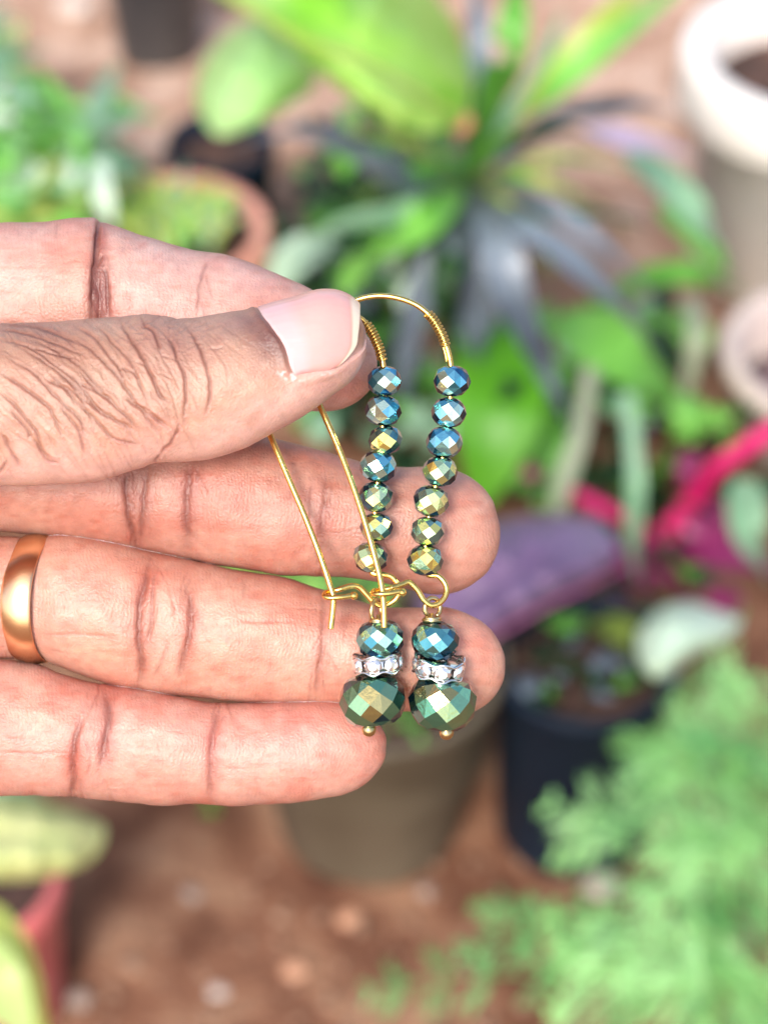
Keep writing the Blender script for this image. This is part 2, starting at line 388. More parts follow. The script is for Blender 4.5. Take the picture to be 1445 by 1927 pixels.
ringf = Finger([(-700, 1000, 1230, -300, 140), (-300, 1008, 1236, -262, 128), (0, 1008, 1240, -238, 122), (66, 1013, 1239, -234, 115), (112, 1004, 1257, -231, 123), (140, 1005, 1268, -231, 123), (180, 1011, 1282, -230, 124), (230, 1021, 1295, -228, 122), (268, 1030, 1301, -228, 116), (310, 1040, 1308, -226, 120),
    (360, 1052, 1313, -224, 116), (430, 1067, 1321, -222, 120), (520, 1085, 1325, -222, 117), (600, 1107, 1325, -222, 110), (660, 1126, 1328, -222, 112), (740, 1142, 1337, -222, 108), (800, 1142, 1344, -220, 104), (860, 1143, 1352, -218, 98), (950, 1145, 1360, -216, 92)],
    (815, 949, 1250), (2.2, 2.15))
pinky = Finger([(-600, 1235, 1480, -280, 130), (-200, 1238, 1492, -240, 118), (0, 1240, 1497, -222, 112), (60, 1248, 1499, -218, 110), (130, 1270, 1497, -214, 102), (165, 1280, 1505, -214, 108), (200, 1287, 1508, -212, 103),
    (260, 1297, 1512, -210, 108), (340, 1311, 1515, -208, 106), (400, 1320, 1514, -206, 98), (450, 1322, 1516, -206, 103), (520, 1321, 1513, -206, 102), (580, 1320, 1508, -206, 98), (640, 1318, 1500, -206, 92), (740, 1318, 1492, -204, 84)],
    (590, 728, 1408), (2.2, 2.2))
FN = {'thumb': thumb, 'index': index, 'middle': middle, 'ring': ringf, 'pinky': pinky}

def seg_field(X, Y, poly, wd):
    """distance-based groove profile round a polyline, with the width narrowing at its ends"""
    out = np.zeros_like(X); p = np.array([(q.x, q.y) for q in catmull([Vector((a, b, 0)) for a, b in poly], 4)])
    lo = p.min(0)-wd*3; hi = p.max(0)+wd*3
    m = (X > lo[0]) & (X < hi[0]) & (Y > lo[1]) & (Y < hi[1])
    if not m.any(): return out
    x = X[m]; y = Y[m]; best = np.zeros_like(x); n = len(p)-1
    x = x + 3.0*(vnoise(x/14, y/14, 5)-.5); y = y + 3.0*(vnoise(x/14+40, y/14, 6)-.5)
    for i in range(n):
        a, b = p[i], p[i+1]; d = b-a; L2 = max(d @ d, 1e-6)
        t = np.clip(((x-a[0])*d[0] + (y-a[1])*d[1])/L2, 0, 1)
        ds = np.hypot(x-a[0]-t*d[0], y-a[1]-t*d[1]); s_ = (i+t)/n
        amp = np.clip(np.minimum(s_, 1-s_)*5, .25, 1)
        best = np.maximum(best, amp*np.exp(-(ds/wd)**2))
    out[m] = best; return out
# creases: (points, width, depth, pigment)
CR = {k: [] for k in FN}
T_ = CR['thumb']
T_ += [([(228, 600), (240, 628), (264, 664), (280, 694), (292, 722), (308, 750), (322, 758)], 3.2, 6.0, .8),
       ([(266, 598), (274, 614), (290, 626), (298, 648), (302, 664)], 2.6, 4.5, .7), ([(302, 668), (322, 675), (338, 680)], 2.2, 2.5, .3),
       ([(314, 630), (326, 648), (335, 676), (345, 700), (350, 722), (349, 760), (349, 792)], 3.0, 6.0, .8),
       ([(348, 610), (366, 634), (376, 655), (388, 685), (395, 720), (395, 755), (388, 780)], 2.8, 4.8, .65),
       ([(385, 640), (408, 665), (425, 690), (430, 720)], 2.6, 2.0, .2), ([(398, 622), (430, 650), (462, 672)], 2.6, 1.6, .15), ([(410, 608), (440, 628), (480, 652)], 2.4, 1.3, .1),
       ([(300, 858), (318, 838), (331, 818), (337, 800)], 3.0, 5.5, .6), ([(293, 868), (300, 858)], 3.5, 5, .4),
       ([(2, 810), (16, 838), (28, 860), (40, 880)], 3.2, 5.5, .45), ([(-10, 900), (6, 884), (14, 868)], 4, 6, .3),
       ([(352, 728), (366, 748), (378, 776)], 2.2, 2, .2), ([(298, 700), (320, 710), (345, 720)], 2, 2, .15)]
DI = [[(0, 700), (45, 730), (95, 770), (120, 830)], [(0, 665), (60, 700), (95, 735), (150, 790), (160, 828)], [(30, 650), (70, 672), (112, 700), (150, 745), (180, 810)],
      [(0, 735), (35, 770), (68, 812), (80, 850), (112, 868)], [(0, 640), (50, 652), (110, 690), (160, 735), (195, 790)], [(90, 695), (132, 742), (180, 792), (206, 818)],
      [(118, 702), (168, 752), (208, 786), (262, 812)], [(140, 690), (190, 740), (230, 776), (268, 812)], [(60, 640), (110, 662), (150, 690), (195, 738), (226, 770)],
      [(105, 618), (160, 650), (200, 684), (232, 722), (252, 752), (285, 795), (312, 830)], [(140, 615), (175, 632), (205, 668), (228, 700), (236, 730)],
      [(185, 612), (208, 640), (245, 680), (262, 718), (282, 762)], [(232, 740), (256, 764), (290, 785), (318, 808)], [(252, 760), (280, 772), (300, 790), (316, 804)],
      [(0, 622), (50, 628), (110, 648), (165, 672)], [(0, 604+8), (60, 612), (120, 632), (150, 650)], [(36, 648), (80, 660), (112, 668), (150, 676)],
      [(190, 806), (215, 825), (262, 836)], [(60, 820), (88, 862), (112, 872)], [(110, 760), (150, 812), (160, 858)], [(258, 680), (275, 690), (296, 716)],
      [(192, 780), (170, 760), (120, 728), (80, 712)], [(222, 690), (248, 700), (262, 712)], [(150, 720), (180, 735), (212, 752)], [(20, 770), (50, 806), (60, 828)]]
for i, p in enumerate(DI): T_.append((p, 2.7 if i % 3 else 3.2, 4.6 if i % 3 else 5.6, .50))
rq = random.Random(4)
for i in range(120):       # fine wrinkles between the traced ones, running down to the right
    x0 = rq.uniform(-50, 330); y0 = rq.uniform(602, 835); an = R(rq.gauss(-36 - x0*.07, 8)); L_ = rq.uniform(35, 110)
    if y0 > 640 + (330-x0)*1.2 + 120: continue
    pts = [(x0 + L_*t*math.cos(an) + rq.uniform(-2, 2), y0 - L_*t*math.sin(an) + L_*.25*t*t + rq.uniform(-2, 2)) for t in (0, .33, .66, 1)]
    T_.append((pts, rq.uniform(1.8, 2.5), rq.uniform(.8, 1.9), .14))
for i in range(60):        # knuckle cross hatch
    x0 = rq.uniform(215, 400); y0 = rq.uniform(598, 668); an = R(rq.choice([rq.gauss(5, 14), rq.gauss(-60, 14), rq.gauss(25, 10)])); L_ = rq.uniform(14, 40)
    pts = [(x0 + L_*t*math.cos(an) + rq.uniform(-2, 2), y0 - L_*t*math.sin(an) + rq.uniform(-2, 2)) for t in (0, .33, .66, 1)]
    T_.append((pts, rq.uniform(1.9, 2.6), rq.uniform(1.2, 2.4), .1))
CR['index'] += [([(190, 412), (184, 440), (180, 480), (176, 540), (174, 610)], 4.6, 11, .8), ([(197, 500), (203, 540), (205, 600)], 3, 6, .6), ([(194, 480), (183, 505)], 3, 5, .5),
       ([(392, 492), (384, 510), (376, 545), (374, 600)], 2.8, 3.6, .35), ([(108, 420), (106, 450)], 2, 1.5, .2), ([(290, 490), (310, 478)], 2, 1, .15), ([(255, 470), (270, 462), (285, 450)], 1.8, 1, .1)]
CR['middle'] += [([(240, 880), (238, 930), (246, 985), (256, 1030)], 4.4, 5, .75), ([(279, 880), (272, 930), (268, 985), (262, 1030)], 3.6, 3.8, .5), ([(362, 870), (354, 920), (352, 970), (356, 1030)], 5, 4.2, .6),
       ([(616, 888), (612, 940), (606, 1000), (604, 1062)], 4.4, 3.2, .32), ([(626, 900), (622, 960)], 3, 2, .2), ([(560, 870), (545, 868)], 2, 1.4, .15), ([(590, 900), (585, 960), (584, 1010)], 3, 1.6, .12), ([(372, 880), (372, 930)], 3, 2, .25)]
CR['ring'] += [([(284, 1050), (276, 1090), (264, 1140), (262, 1200), (268, 1250), (262, 1292)], 4.4, 5.5, .7), ([(294, 1080), (288, 1120), (286, 1170), (280, 1210)], 3, 3.4, .4), ([(352, 1100), (360, 1140), (358, 1190), (346, 1240), (340, 1268)], 4.8, 4.4, .6),
       ([(318, 1200), (308, 1240), (290, 1275)], 2.6, 2.4, .3), ([(316, 1100), (328, 1140), (330, 1160)], 2.4, 1.8, .2), ([(609, 1118), (610, 1160), (606, 1220), (598, 1275), (594, 1312)], 4.0, 3.6, .38),
       ([(78, 1192), (140, 1194), (215, 1196)], 2.2, 1.8, .25), ([(90, 1222), (150, 1232)], 2, 1.4, .15), ([(446, 1168), (500, 1170), (560, 1168)], 2.2, 1.6, .2), ([(230, 1190), (250, 1192)], 2, 1.4, .2), ([(440, 1150), (480, 1152)], 2, 1, .1), ([(120, 1126), (190, 1128)], 2, 1, .1)]
CR['pinky'] += [([(160, 1340), (146, 1380), (138, 1430), (140, 1470), (134, 1500)], 4.2, 5, .65), ([(196, 1296), (206, 1340), (204, 1370), (196, 1410), (188, 1450)], 4.8, 4.6, .65), ([(172, 1420), (164, 1460)], 2.4, 2, .25),
       ([(416, 1326), (404, 1370), (398, 1420), (396, 1470), (398, 1506)], 4.2, 4.2, .5), ([(408, 1420), (404, 1470)], 3, 1.8, .2), ([(10, 1390), (55, 1392)], 2, 1.6, .2), ([(0, 1414), (70, 1418), (110, 1412)], 2, 1.6, .2), ([(300, 1372), (350, 1378)], 2, 1, .1), ([(230, 1404), (300, 1410)], 2, 1, .1)]

for nm in ('index', 'middle', 'ring', 'pinky'):      # fine lines branching off the joint creases, and faint lines across the skin
    f_ = FN[nm]; main = [c for c in CR[nm] if c[2] > 2.6]
    for poly, wd, dp, pg in main:
        for _ in range(7):
            x0, y0 = rq.choice(poly); y0 += rq.uniform(-25, 25); an = rq.choice([rq.uniform(60, 85), rq.uniform(95, 125)]); L_ = rq.uniform(18, 60); dx = rq.uniform(-10, 10)
            CR[nm].append(([(x0+dx, y0), (x0+dx+L_*.5*math.cos(R(an))+rq.uniform(-2, 2), y0+L_*.5), (x0+dx+L_*math.cos(R(an)), y0+L_)], rq.uniform(1.6, 2.3), rq.uniform(.8, 1.8), rq.uniform(.1, .28)))
    for _ in range(46):
        x0 = rq.uniform(0, f_.xb); t_ = pchip(f_.k[:, 0], f_.k[:, 1], np.array([x0]))[0]; b_ = pchip(f_.k[:, 0], f_.k[:, 2], np.array([x0]))[0]; y0 = rq.uniform(t_+10, b_-20)
        if rq.random() < .55: pts = [(x0, y0), (x0+rq.uniform(-5, 5), y0+rq.uniform(10, 22)), (x0+rq.uniform(-9, 9), y0+rq.uniform(26, 46))]
        else: pts = [(x0, y0), (x0+rq.uniform(14, 26), y0+rq.uniform(-3, 3)), (x0+rq.uniform(32, 60), y0+rq.uniform(-5, 5))]
        CR[nm].append((pts, rq.uniform(1.5, 2.0), rq.uniform(.4, .9), rq.uniform(.04, .12)))
def nail_pos(a, b):
    """thumb nail plate: a 0..1 from cuticle to free edge, b 0..1 from the near side to over the top -> (x, theta)"""
    lo = -15 - 13*np.clip((a-.15)/.6, 0, 1)
    th = np.radians(lo + b*(135-lo))
    bb = np.abs(b-.55)/.55
    xc = pchip([-15, -8, 15, 39, 62, 90, 135], [556, 548, 531, 506, 488, 480, 500], np.degrees(th))
    xe = 678 - 12*bb**2.6 - 30*np.clip((.16-b)/.16, 0, 1)**2 - 30*np.clip((b-.88)/.12, 0, 1)**2
    return xc + (xe-xc)*a, th

BASE = {'thumb': (.43, .238, .162), 'index': (.53, .30, .24), 'middle': (.45, .218, .160), 'ring': (.53, .272, .198), 'pinky': (.55, .275, .212)}
def blob(X, Y, cx, cy, rx, ry, an=0):
    c, s_ = math.cos(R(an)), math.sin(R(an)); dx = X-cx; dy = Y-cy
    return np.exp(-(((dx*c+dy*s_)/rx)**2 + ((-dx*s_+dy*c)/ry)**2))
PAINT = {   # patches of pigment and painted light: (cx, cy, rx, ry, angle, colour multiplier)
 'thumb': [(508, 640, 62, 42, 40, (.38, .29, .34)), (455, 610, 60, 22, -15, (.74, .76, .86)), (330, 640, 90, 45, 0, (.80, .78, .84)), (150, 700, 170, 70, 25, (.86, .84, .80)), (560, 740, 120, 50, -10, (1.12, 1.12, 1.16)),  # lavender casts along the top are sky sheen put into the colour
           (200, 850, 170, 45, 0, (1.15, 1.15, 1.2)), (440, 780, 90, 40, 0, (1.02, .9, .88)), (640, 715, 50, 40, 0, (1.1, 1.08, 1.1)), (60, 640, 120, 40, 0, (.86, .84, .86))],
 'index': [(150, 520, 60, 80, 0, (.98, .9, .84)), (60, 580, 90, 40, 0, (.92, .82, .74)), (300, 490, 80, 50, 20, (1.0, 1.05, 1.1)), (470, 530, 90, 30, 20, (1.04, 1.02, 1.06)), (670, 730, 50, 60, 0, (1.05, .9, .88)), (190, 555, 17, 75, 0, (.42, .26, .27)), (195, 450, 10, 30, 0, (.8, .6, .6))],  # dark red patches at the bent joint paint the shade inside the fold
 'middle': [(260, 950, 34, 120, 0, (.78, .72, .72)), (356, 950, 22, 120, 0, (.84, .76, .76)), (120, 930, 110, 60, 0, (.95, .92, .9)), (860, 1010, 90, 100, 0, (1.22, 1.24, 1.22)), (480, 940, 80, 60, 0, (1.0, .94, .92)), (610, 960, 24, 110, 0, (.88, .82, .82)), (560, 860, 90, 22, 12, (1.06, 1.06, 1.06))],
 'ring': [(275, 1170, 24, 110, 0, (.84, .76, .74)), (354, 1180, 18, 80, 0, (.84, .74, .72)), (180, 1100, 70, 60, 0, (1.06, 1.04, 1.06)), (180, 1230, 60, 30, 0, (1.06, 1.06, 1.02)), (480, 1200, 90, 50, 0, (1.0, .92, .88)), (880, 1220, 80, 90, 0, (1.16, 1.18, 1.16)), (600, 1220, 18, 80, 0, (.9, .82, .82))],
 'pinky': [(145, 1410, 20, 90, 0, (.84, .76, .74)), (200, 1370, 20, 80, 0, (.78, .7, .7)), (60, 1330, 90, 50, 0, (1.0, .92, .86)), (560, 1390, 120, 60, 0, (1.1, .98, 1.0)), (400, 1420, 16, 90, 0, (.86, .76, .76)), (300, 1420, 70, 40, 0, (1.02, .95, .92)), (690, 1430, 50, 60, 0, (1.1, 1.06, 1.04))]}

def build_finger(name):
    f = FN[name]; xs, th = f.grid(); X, TH = np.meshgrid(xs, th, indexing='ij')
    x, y, z = f.surf(X, TH)
    # normals from the grid
    def nrm(x, y, z):
        P = np.stack([x, y, z], -1); du = np.gradient(P, axis=0)
        dv = np.roll(P, -1, 1)-np.roll(P, 1, 1); n = np.cross(du, dv); n /= np.linalg.norm(n, axis=-1, keepdims=True)+1e-9
        return n
    n = nrm(x, y, z)
    cyv = f.section(xs)[0][:, None]; zcv = f.section(xs)[2][:, None]
    sgn = np.sign(n[..., 1]*(y-cyv) + n[..., 2]*(z-zcv)); n = n*np.where(sgn == 0, 1, sgn)[..., None]
    front = np.clip((n[..., 2]+.25)/.3, 0, 1); disp = np.zeros_like(x); pig = np.zeros_like(x); wide = np.zeros_like(x)
    for poly, wd, dp, pg in CR[name]:
        if name != 'thumb': wd *= 1.35; dp *= .62; pg *= .9
        else: dp *= .46; pg = min(.9, pg*1.35)
        g = seg_field(x, y, poly, wd); g2 = seg_field(x, y, poly, wd*2.6)
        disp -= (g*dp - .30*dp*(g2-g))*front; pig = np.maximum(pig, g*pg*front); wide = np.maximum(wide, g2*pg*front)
    # soft irregularities
    disp += ((vnoise(x/60, y/60, 1)-.5)*5 + (vnoise(x/22, y/22, 2)-.5)*1.6)*np.clip((x+60)/40, 0, 1)
    if name == 'thumb':
        m = np.clip((420-x)/80, 0, 1)*np.clip((860-y)/50, 0, 1)
        xr, yr = x*.75+y*.66, -x*.66+y*.75
        disp += m*((vnoise(xr/60, yr/7, 3)-.5)*1.3 + (vnoise(xr/30, yr/4.2, 4)-.5)*.8)
        # bed of the nail: sunk plate, raised folds round it
        thd = np.degrees(TH); thd = np.where(thd > 200, thd-360, thd); lo_ = -15-13*np.clip((x-565)/70, 0, 1); b = (thd-lo_)/(135-lo_)
        xc, _ = nail_pos(np.zeros_like(b), np.clip(b, 0, 1)); ina = (x-xc)/12; inb = np.minimum((b)*150/6, (1-b)*150/6)
        ins = np.clip(np.minimum(ina, inb)+.5, 0, 1)
        disp -= ins*4.0
        ds = np.maximum(np.abs(x-xc+4)/9, 0)
        disp += 3.0*np.exp(-ds**2)*((b > -.02) & (b < 1.02))
        disp += 4.0*np.exp(-((thd-lo_+6)/6)**2)*np.clip((x-545)/30, 0, 1)*np.clip((665-x)/40, 0, 1)
    if name == 'index':
        disp += 3.0*blob(x, y, 150, 520, 36, 200) + 2.5*blob(x, y, 225, 520, 26, 200)
    x2, y2, z2 = x+n[..., 0]*disp, y+n[..., 1]*disp, z+n[..., 2]*disp
    # pigment, with the painted sheen and fold shade
    col = np.ones(x.shape+(3,))*np.array(BASE[name])
    for cx, cy, rx, ry, an, c in PAINT[name]:
        g = blob(x, y, cx, cy, rx, ry, an)[..., None]; col *= 1+(np.array(c)-1)*g
    mo = (vnoise(x/34, y/26, 11)*.6+vnoise(x/13, y/10, 12)*.4-.5)[..., None]
    col *= 1+mo*np.array([.14, .28, .28])
    if name != 'thumb':      # warm flecks of the palm side
        fl = np.clip(vnoise(x/30, y/9, 21)-.62, 0, 1)[..., None]; col *= 1-fl*np.array([.12, .5, .6])
    th180 = np.degrees(TH); th180 = np.where(th180 > 180, th180-360, th180)
    if name == 'thumb':      # brown back, paler palm side below
        k_ = np.clip((-18-th180-(vnoise(x/40, y/40, 61)-.5)*26 + np.clip((x-430)/150, 0, 1)*26)/34, 0, 1)[..., None]; col = col*(1-k_) + k_*np.array([.60, .345, .28])*(1+mo*.2)
    else:                    # the sides run over into the browner back of the finger
        k_ = np.clip((np.abs(th180)-58-(vnoise(x/30, y/30, 62)-.5)*16)/34, 0, 1)[..., None]*np.clip((f.xb+60-x)/160, .15, 1)[..., None]; col = col*(1-k_*np.array([.14, .22, .22]))
    red = np.clip(vnoise(x/70, y/45, 63)*.7+vnoise(x/24, y/18, 64)*.3-.44, 0, .4)[..., None]*2.4; col *= 1-red*np.array([.03, .24, .27])*(.25 if name == 'thumb' else 1)
    pigc = np.array([.34, .20, .20]) if name != 'thumb' else np.array([.46, .26, .20])
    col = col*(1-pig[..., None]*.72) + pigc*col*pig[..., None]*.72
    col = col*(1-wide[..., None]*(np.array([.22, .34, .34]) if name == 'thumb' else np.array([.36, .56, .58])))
    if name == 'thumb':
        nb = np.exp(-np.maximum(np.abs(x-xc+6)/6, 0)**2)*((b > 0) & (b < 1)); col *= 1-nb[..., None]*np.array([.2, .28, .3])
        fl = np.clip(vnoise(x/4, y/4, 31)-.45, 0, .4)*2.2*blob(x, y, 545, 708, 18, 8, 20); fl += np.clip(vnoise(x/5, y/3, 32)-.55, 0, .4)*2*blob(x, y, 610, 702, 22, 4, 0)
        col = col*(1-fl[..., None]) + fl[..., None]*np.array([.95, .85, .82])
    # ridge phase: rings round the pad at the tip, lines across the finger elsewhere
    xt, cy = f.xt, f.cy; px_ = xt-100
    rr = np.hypot((x-px_)*1.0, (y-cy)*1.15); k = np.clip((x-(px_-20))/60, 0, 1)
    ph = (x)*(1-k) + (px_ + rr)*k + (vnoise(x/40, y/40, 41)-.5)*16
    kk = 1-z2/D; VX = (x2-W0/2)*kk*S; VY = (H0/2-y2)*kk*S; VZ = z2*S
    nx, nt_ = x.shape; idx = np.arange(nx*nt_).reshape(nx, nt_); nxt = np.roll(idx, -1, 1)
    Q = np.stack([idx[:-1], idx[1:], nxt[1:], nxt[:-1]], -1).reshape(-1, 4)
    V = np.stack([VX, VY, VZ], -1).reshape(-1, 3)
    c0 = V[:nt_].mean(0); c1 = V[-nt_:].mean(0)*[1, 1, 1]; nV = len(V); V = np.vstack([V, c0, c1])
    T0 = np.stack([np.full(nt_, nV), idx[0], nxt[0]], -1); T1 = np.stack([np.full(nt_, nV+1), nxt[-1], idx[-1]], -1)
    ph = ph.ravel(); ph = np.concatenate([ph, [ph[0], ph[-1]]]); cc = col.reshape(-1, 3); cc = np.vstack([cc, cc[0], cc[-1]])
    rd = np.full(len(V), 0.0 if name == 'thumb' else 1.0)
    return V, Q, np.vstack([T0, T1]), ph, cc, rd
def np_mesh(name, V, Q, T, attrs=None):
    me = bpy.data.meshes.new(name); me.vertices.add(len(V)); me.vertices.foreach_set('co', np.asarray(V, np.float32).ravel())
    nl = len(Q)*4+len(T)*3; me.loops.add(nl); me.polygons.add(len(Q)+len(T))
    me.loops.foreach_set('vertex_index', np.concatenate([Q.ravel(), T.ravel()]).astype(np.int32))
    ls = np.concatenate([np.arange(len(Q))*4, len(Q)*4+np.arange(len(T))*3]).astype(np.int32)
    me.polygons.foreach_set('loop_start', ls); me.update(calc_edges=True); me.validate()
    me.polygons.foreach_set('use_smooth', np.ones(len(me.polygons), bool))
    return me
def skin_material():
    m = bpy.data.materials.new('skin'); m.use_nodes = True; t = m.node_tree; b = t.nodes['Principled BSDF']; N = t.nodes.new; K = t.links.new
    a = N('ShaderNodeAttribute'); a.attribute_name = 'skin'
    tc = N('ShaderNodeTexCoord')
    n1 = N('ShaderNodeTexNoise'); n1.inputs['Scale'].default_value = 900; n1.inputs['Detail'].default_value = 6; K(tc.outputs['Object'], n1.inputs['Vector'])
    mr = N('ShaderNodeMapRange'); mr.inputs['From Min'].default_value = .3; mr.inputs['From Max'].default_value = .7; mr.inputs['To Min'].default_value = .90; mr.inputs['To Max'].default_value = 1.08
    K(n1.outputs['Fac'], mr.inputs[0])
    vm = N('ShaderNodeVectorMath'); vm.operation = 'SCALE'; K(a.outputs['Color'], vm.inputs[0]); K(mr.outputs[0], vm.inputs['Scale']); K(vm.outputs[0], b.inputs['Base Color'])
    b.inputs['Roughness'].default_value = .42; b.inputs['Specular IOR Level'].default_value = .48
    b.subsurface_method = 'RANDOM_WALK'; b.inputs['Subsurface Weight'].default_value = .42; b.inputs['Subsurface Radius'].default_value = (1.0, .35, .18); b.inputs['Subsurface Scale'].default_value = .0011
    # ridges
    ph = N('ShaderNodeAttribute'); ph.attribute_name = 'ridge'; rm = N('ShaderNodeAttribute'); rm.attribute_name = 'ridged'
    mu = N('ShaderNodeMath'); mu.operation = 'MULTIPLY'; mu.inputs[1].default_value = 2*math.pi/7.4; K(ph.outputs['Fac'], mu.inputs[0])
    n3 = N('ShaderNodeTexNoise'); n3.inputs['Scale'].default_value = 600; K(tc.outputs['Object'], n3.inputs['Vector'])
    ma = N('ShaderNodeMath'); ma.operation = 'MULTIPLY_ADD'; ma.inputs[1].default_value = 5; K(n3.outputs['Fac'], ma.inputs[0]); K(mu.outputs[0], ma.inputs[2])
    sn = N('ShaderNodeMath'); sn.operation = 'SINE'; K(ma.outputs[0], sn.inputs[0])
    sm = N('ShaderNodeMath'); sm.operation = 'MULTIPLY'; K(sn.outputs[0], sm.inputs[0]); K(rm.outputs['Fac'], sm.inputs[1])
    n2 = N('ShaderNodeTexNoise'); n2.inputs['Scale'].default_value = 2600; n2.inputs['Detail'].default_value = 3; K(tc.outputs['Object'], n2.inputs['Vector'])
    vo = N('ShaderNodeTexVoronoi'); vo.inputs['Scale'].default_value = 2300; vo.feature = 'DISTANCE_TO_EDGE'; K(tc.outputs['Object'], vo.inputs['Vector'])
    b1 = N('ShaderNodeBump'); b1.inputs['Distance'].default_value = .000007; b1.inputs['Strength'].default_value = .8; K(sm.outputs[0], b1.inputs['Height'])
    b2 = N('ShaderNodeBump'); b2.inputs['Distance'].default_value = .00010; b2.inputs['Strength'].default_value = .8; K(n2.outputs['Fac'], b2.inputs['Height']); K(b1.outputs[0], b2.inputs['Normal'])
    b3 = N('ShaderNodeBump'); b3.inputs['Distance'].default_value = .00012; b3.inputs['Strength'].default_value = .5; K(vo.outputs['Distance'], b3.inputs['Height']); K(b2.outputs[0], b3.inputs['Normal'])
    K(b3.outputs[0], b.inputs['Normal'])
    return m
SKIN = skin_material()
def palm_data():
    st = [(-190, 470, 1478, -262, 110), (-260, 430, 1500, -270, 150), (-500, 420, 1510, -290, 180), (-900, 470, 1500, -300, 210), (-1300, 620, 1440, -300, 220), (-1600, 700, 1380, -300, 210), (-1900, 730, 1350, -300, 200), (-2600, 690, 1390, -300, 230), (-3600, 640, 1440, -300, 260), (-4200, 620, 1460, -300, 280)]
    k = np.array(st, float); xs = np.concatenate([np.linspace(-4200, -200, 150), [-190]]); th = np.linspace(0, 2*math.pi, 121)[:-1]
    X, TH = np.meshgrid(xs, th, indexing='ij'); top, bot, zc, rd = (pchip(k[:, 0], k[:, i], X) for i in (1, 2, 3, 4))
    sc_ = np.where(X > -420, np.clip(1-((X+420)/232)**2, .02, 1)**.35, 1)
    y = (top+bot)/2 - (bot-top)/2*sc_*np.sign(np.sin(TH))*np.abs(np.sin(TH))**.85; z = zc + rd*sc_*np.sign(np.cos(TH))*np.abs(np.cos(TH))**.85
    V = np.stack([(X-W0/2)*S*(1-z/D), (H0/2-y)*S*(1-z/D), z*S], -1).reshape(-1, 3); nx, n_ = X.shape; idx = np.arange(nx*n_).reshape(nx, n_); nxt = np.roll(idx, -1, 1)
    Q = np.stack([idx[:-1], idx[1:], nxt[1:], nxt[:-1]], -1).reshape(-1, 4); nV = len(V); V = np.vstack([V, V[:n_].mean(0), V[-n_:].mean(0)])
    T = np.vstack([np.stack([np.full(n_, nV), idx[0], nxt[0]], -1), np.stack([np.full(n_, nV+1), nxt[-1], idx[-1]], -1)])
    return V, Q, T, np.zeros(len(V)), np.tile([.60, .28, .2], (len(V), 1)), np.zeros(len(V))
def hand():
    parts = [palm_data()] + [build_finger(n) for n in FN]; obs = []
    for i, (V, Q, T, ph, cc, rd) in enumerate(parts):
        me = np_mesh('hand', V, Q, T)
        bm = bmesh.new(); bm.from_mesh(me); bmesh.ops.recalc_face_normals(bm, faces=bm.faces); bm.to_mesh(me); bm.free()
        for nm, d in (('ridge', ph), ('ridged', rd)):
            me.attributes.new(nm, 'FLOAT', 'POINT').data.foreach_set('value', np.asarray(d, np.float32))
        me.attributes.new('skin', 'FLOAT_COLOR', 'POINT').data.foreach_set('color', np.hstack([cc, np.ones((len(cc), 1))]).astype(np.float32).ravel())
        me.materials.append(SKIN); o = bpy.data.objects.new('hand', me); C.objects.link(o); obs.append(o)
    base = obs[0]
    for o in obs[1:]:
        md = base.modifiers.new('u', 'BOOLEAN'); md.operation = 'UNION'; md.object = o; md.solver = 'MANIFOLD'
    dg = bpy.context.evaluated_depsgraph_get(); dg.update()
    me = bpy.data.meshes.new_from_object(base.evaluated_get(dg)); me.name = 'hand'
    for o in obs: bpy.data.objects.remove(o)
    # soften the seams of the palm, which lie outside the picture
    n = len(me.vertices); co = np.empty(n*3, np.float32); me.vertices.foreach_get('co', co); co = co.reshape(-1, 3)
    e = np.empty(len(me.edges)*2, np.int32); me.edges.foreach_get('vertices', e); e = e.reshape(-1, 2)
    lim = (-75-W0/2)*S; wgt = np.clip((lim-co[:, 0])/(60*S), 0, 1)[:, None]*.5
    deg = np.bincount(e.ravel(), minlength=n)[:, None]
    for _ in range(12):
        acc = np.zeros_like(co)
        for c_ in range(3): acc[:, c_] = np.bincount(e[:, 0], co[e[:, 1], c_], n) + np.bincount(e[:, 1], co[e[:, 0], c_], n)
        co += wgt*(acc/np.maximum(deg, 1)-co)
    me.vertices.foreach_set('co', co.ravel()); me.polygons.foreach_set('use_smooth', np.ones(len(me.polygons), bool)); me.update()
    print('HAND', n, len(me.polygons), [a.name for a in me.attributes])
    ho = bpy.data.objects.new('hand', me); C.objects.link(ho); ho.matrix_world = HM
    if not me.materials: me.materials.append(SKIN)
    tag(ho, 'open left hand pinching two beaded earrings between thumb and index finger', 'hand')
    return ho
HAND = hand()
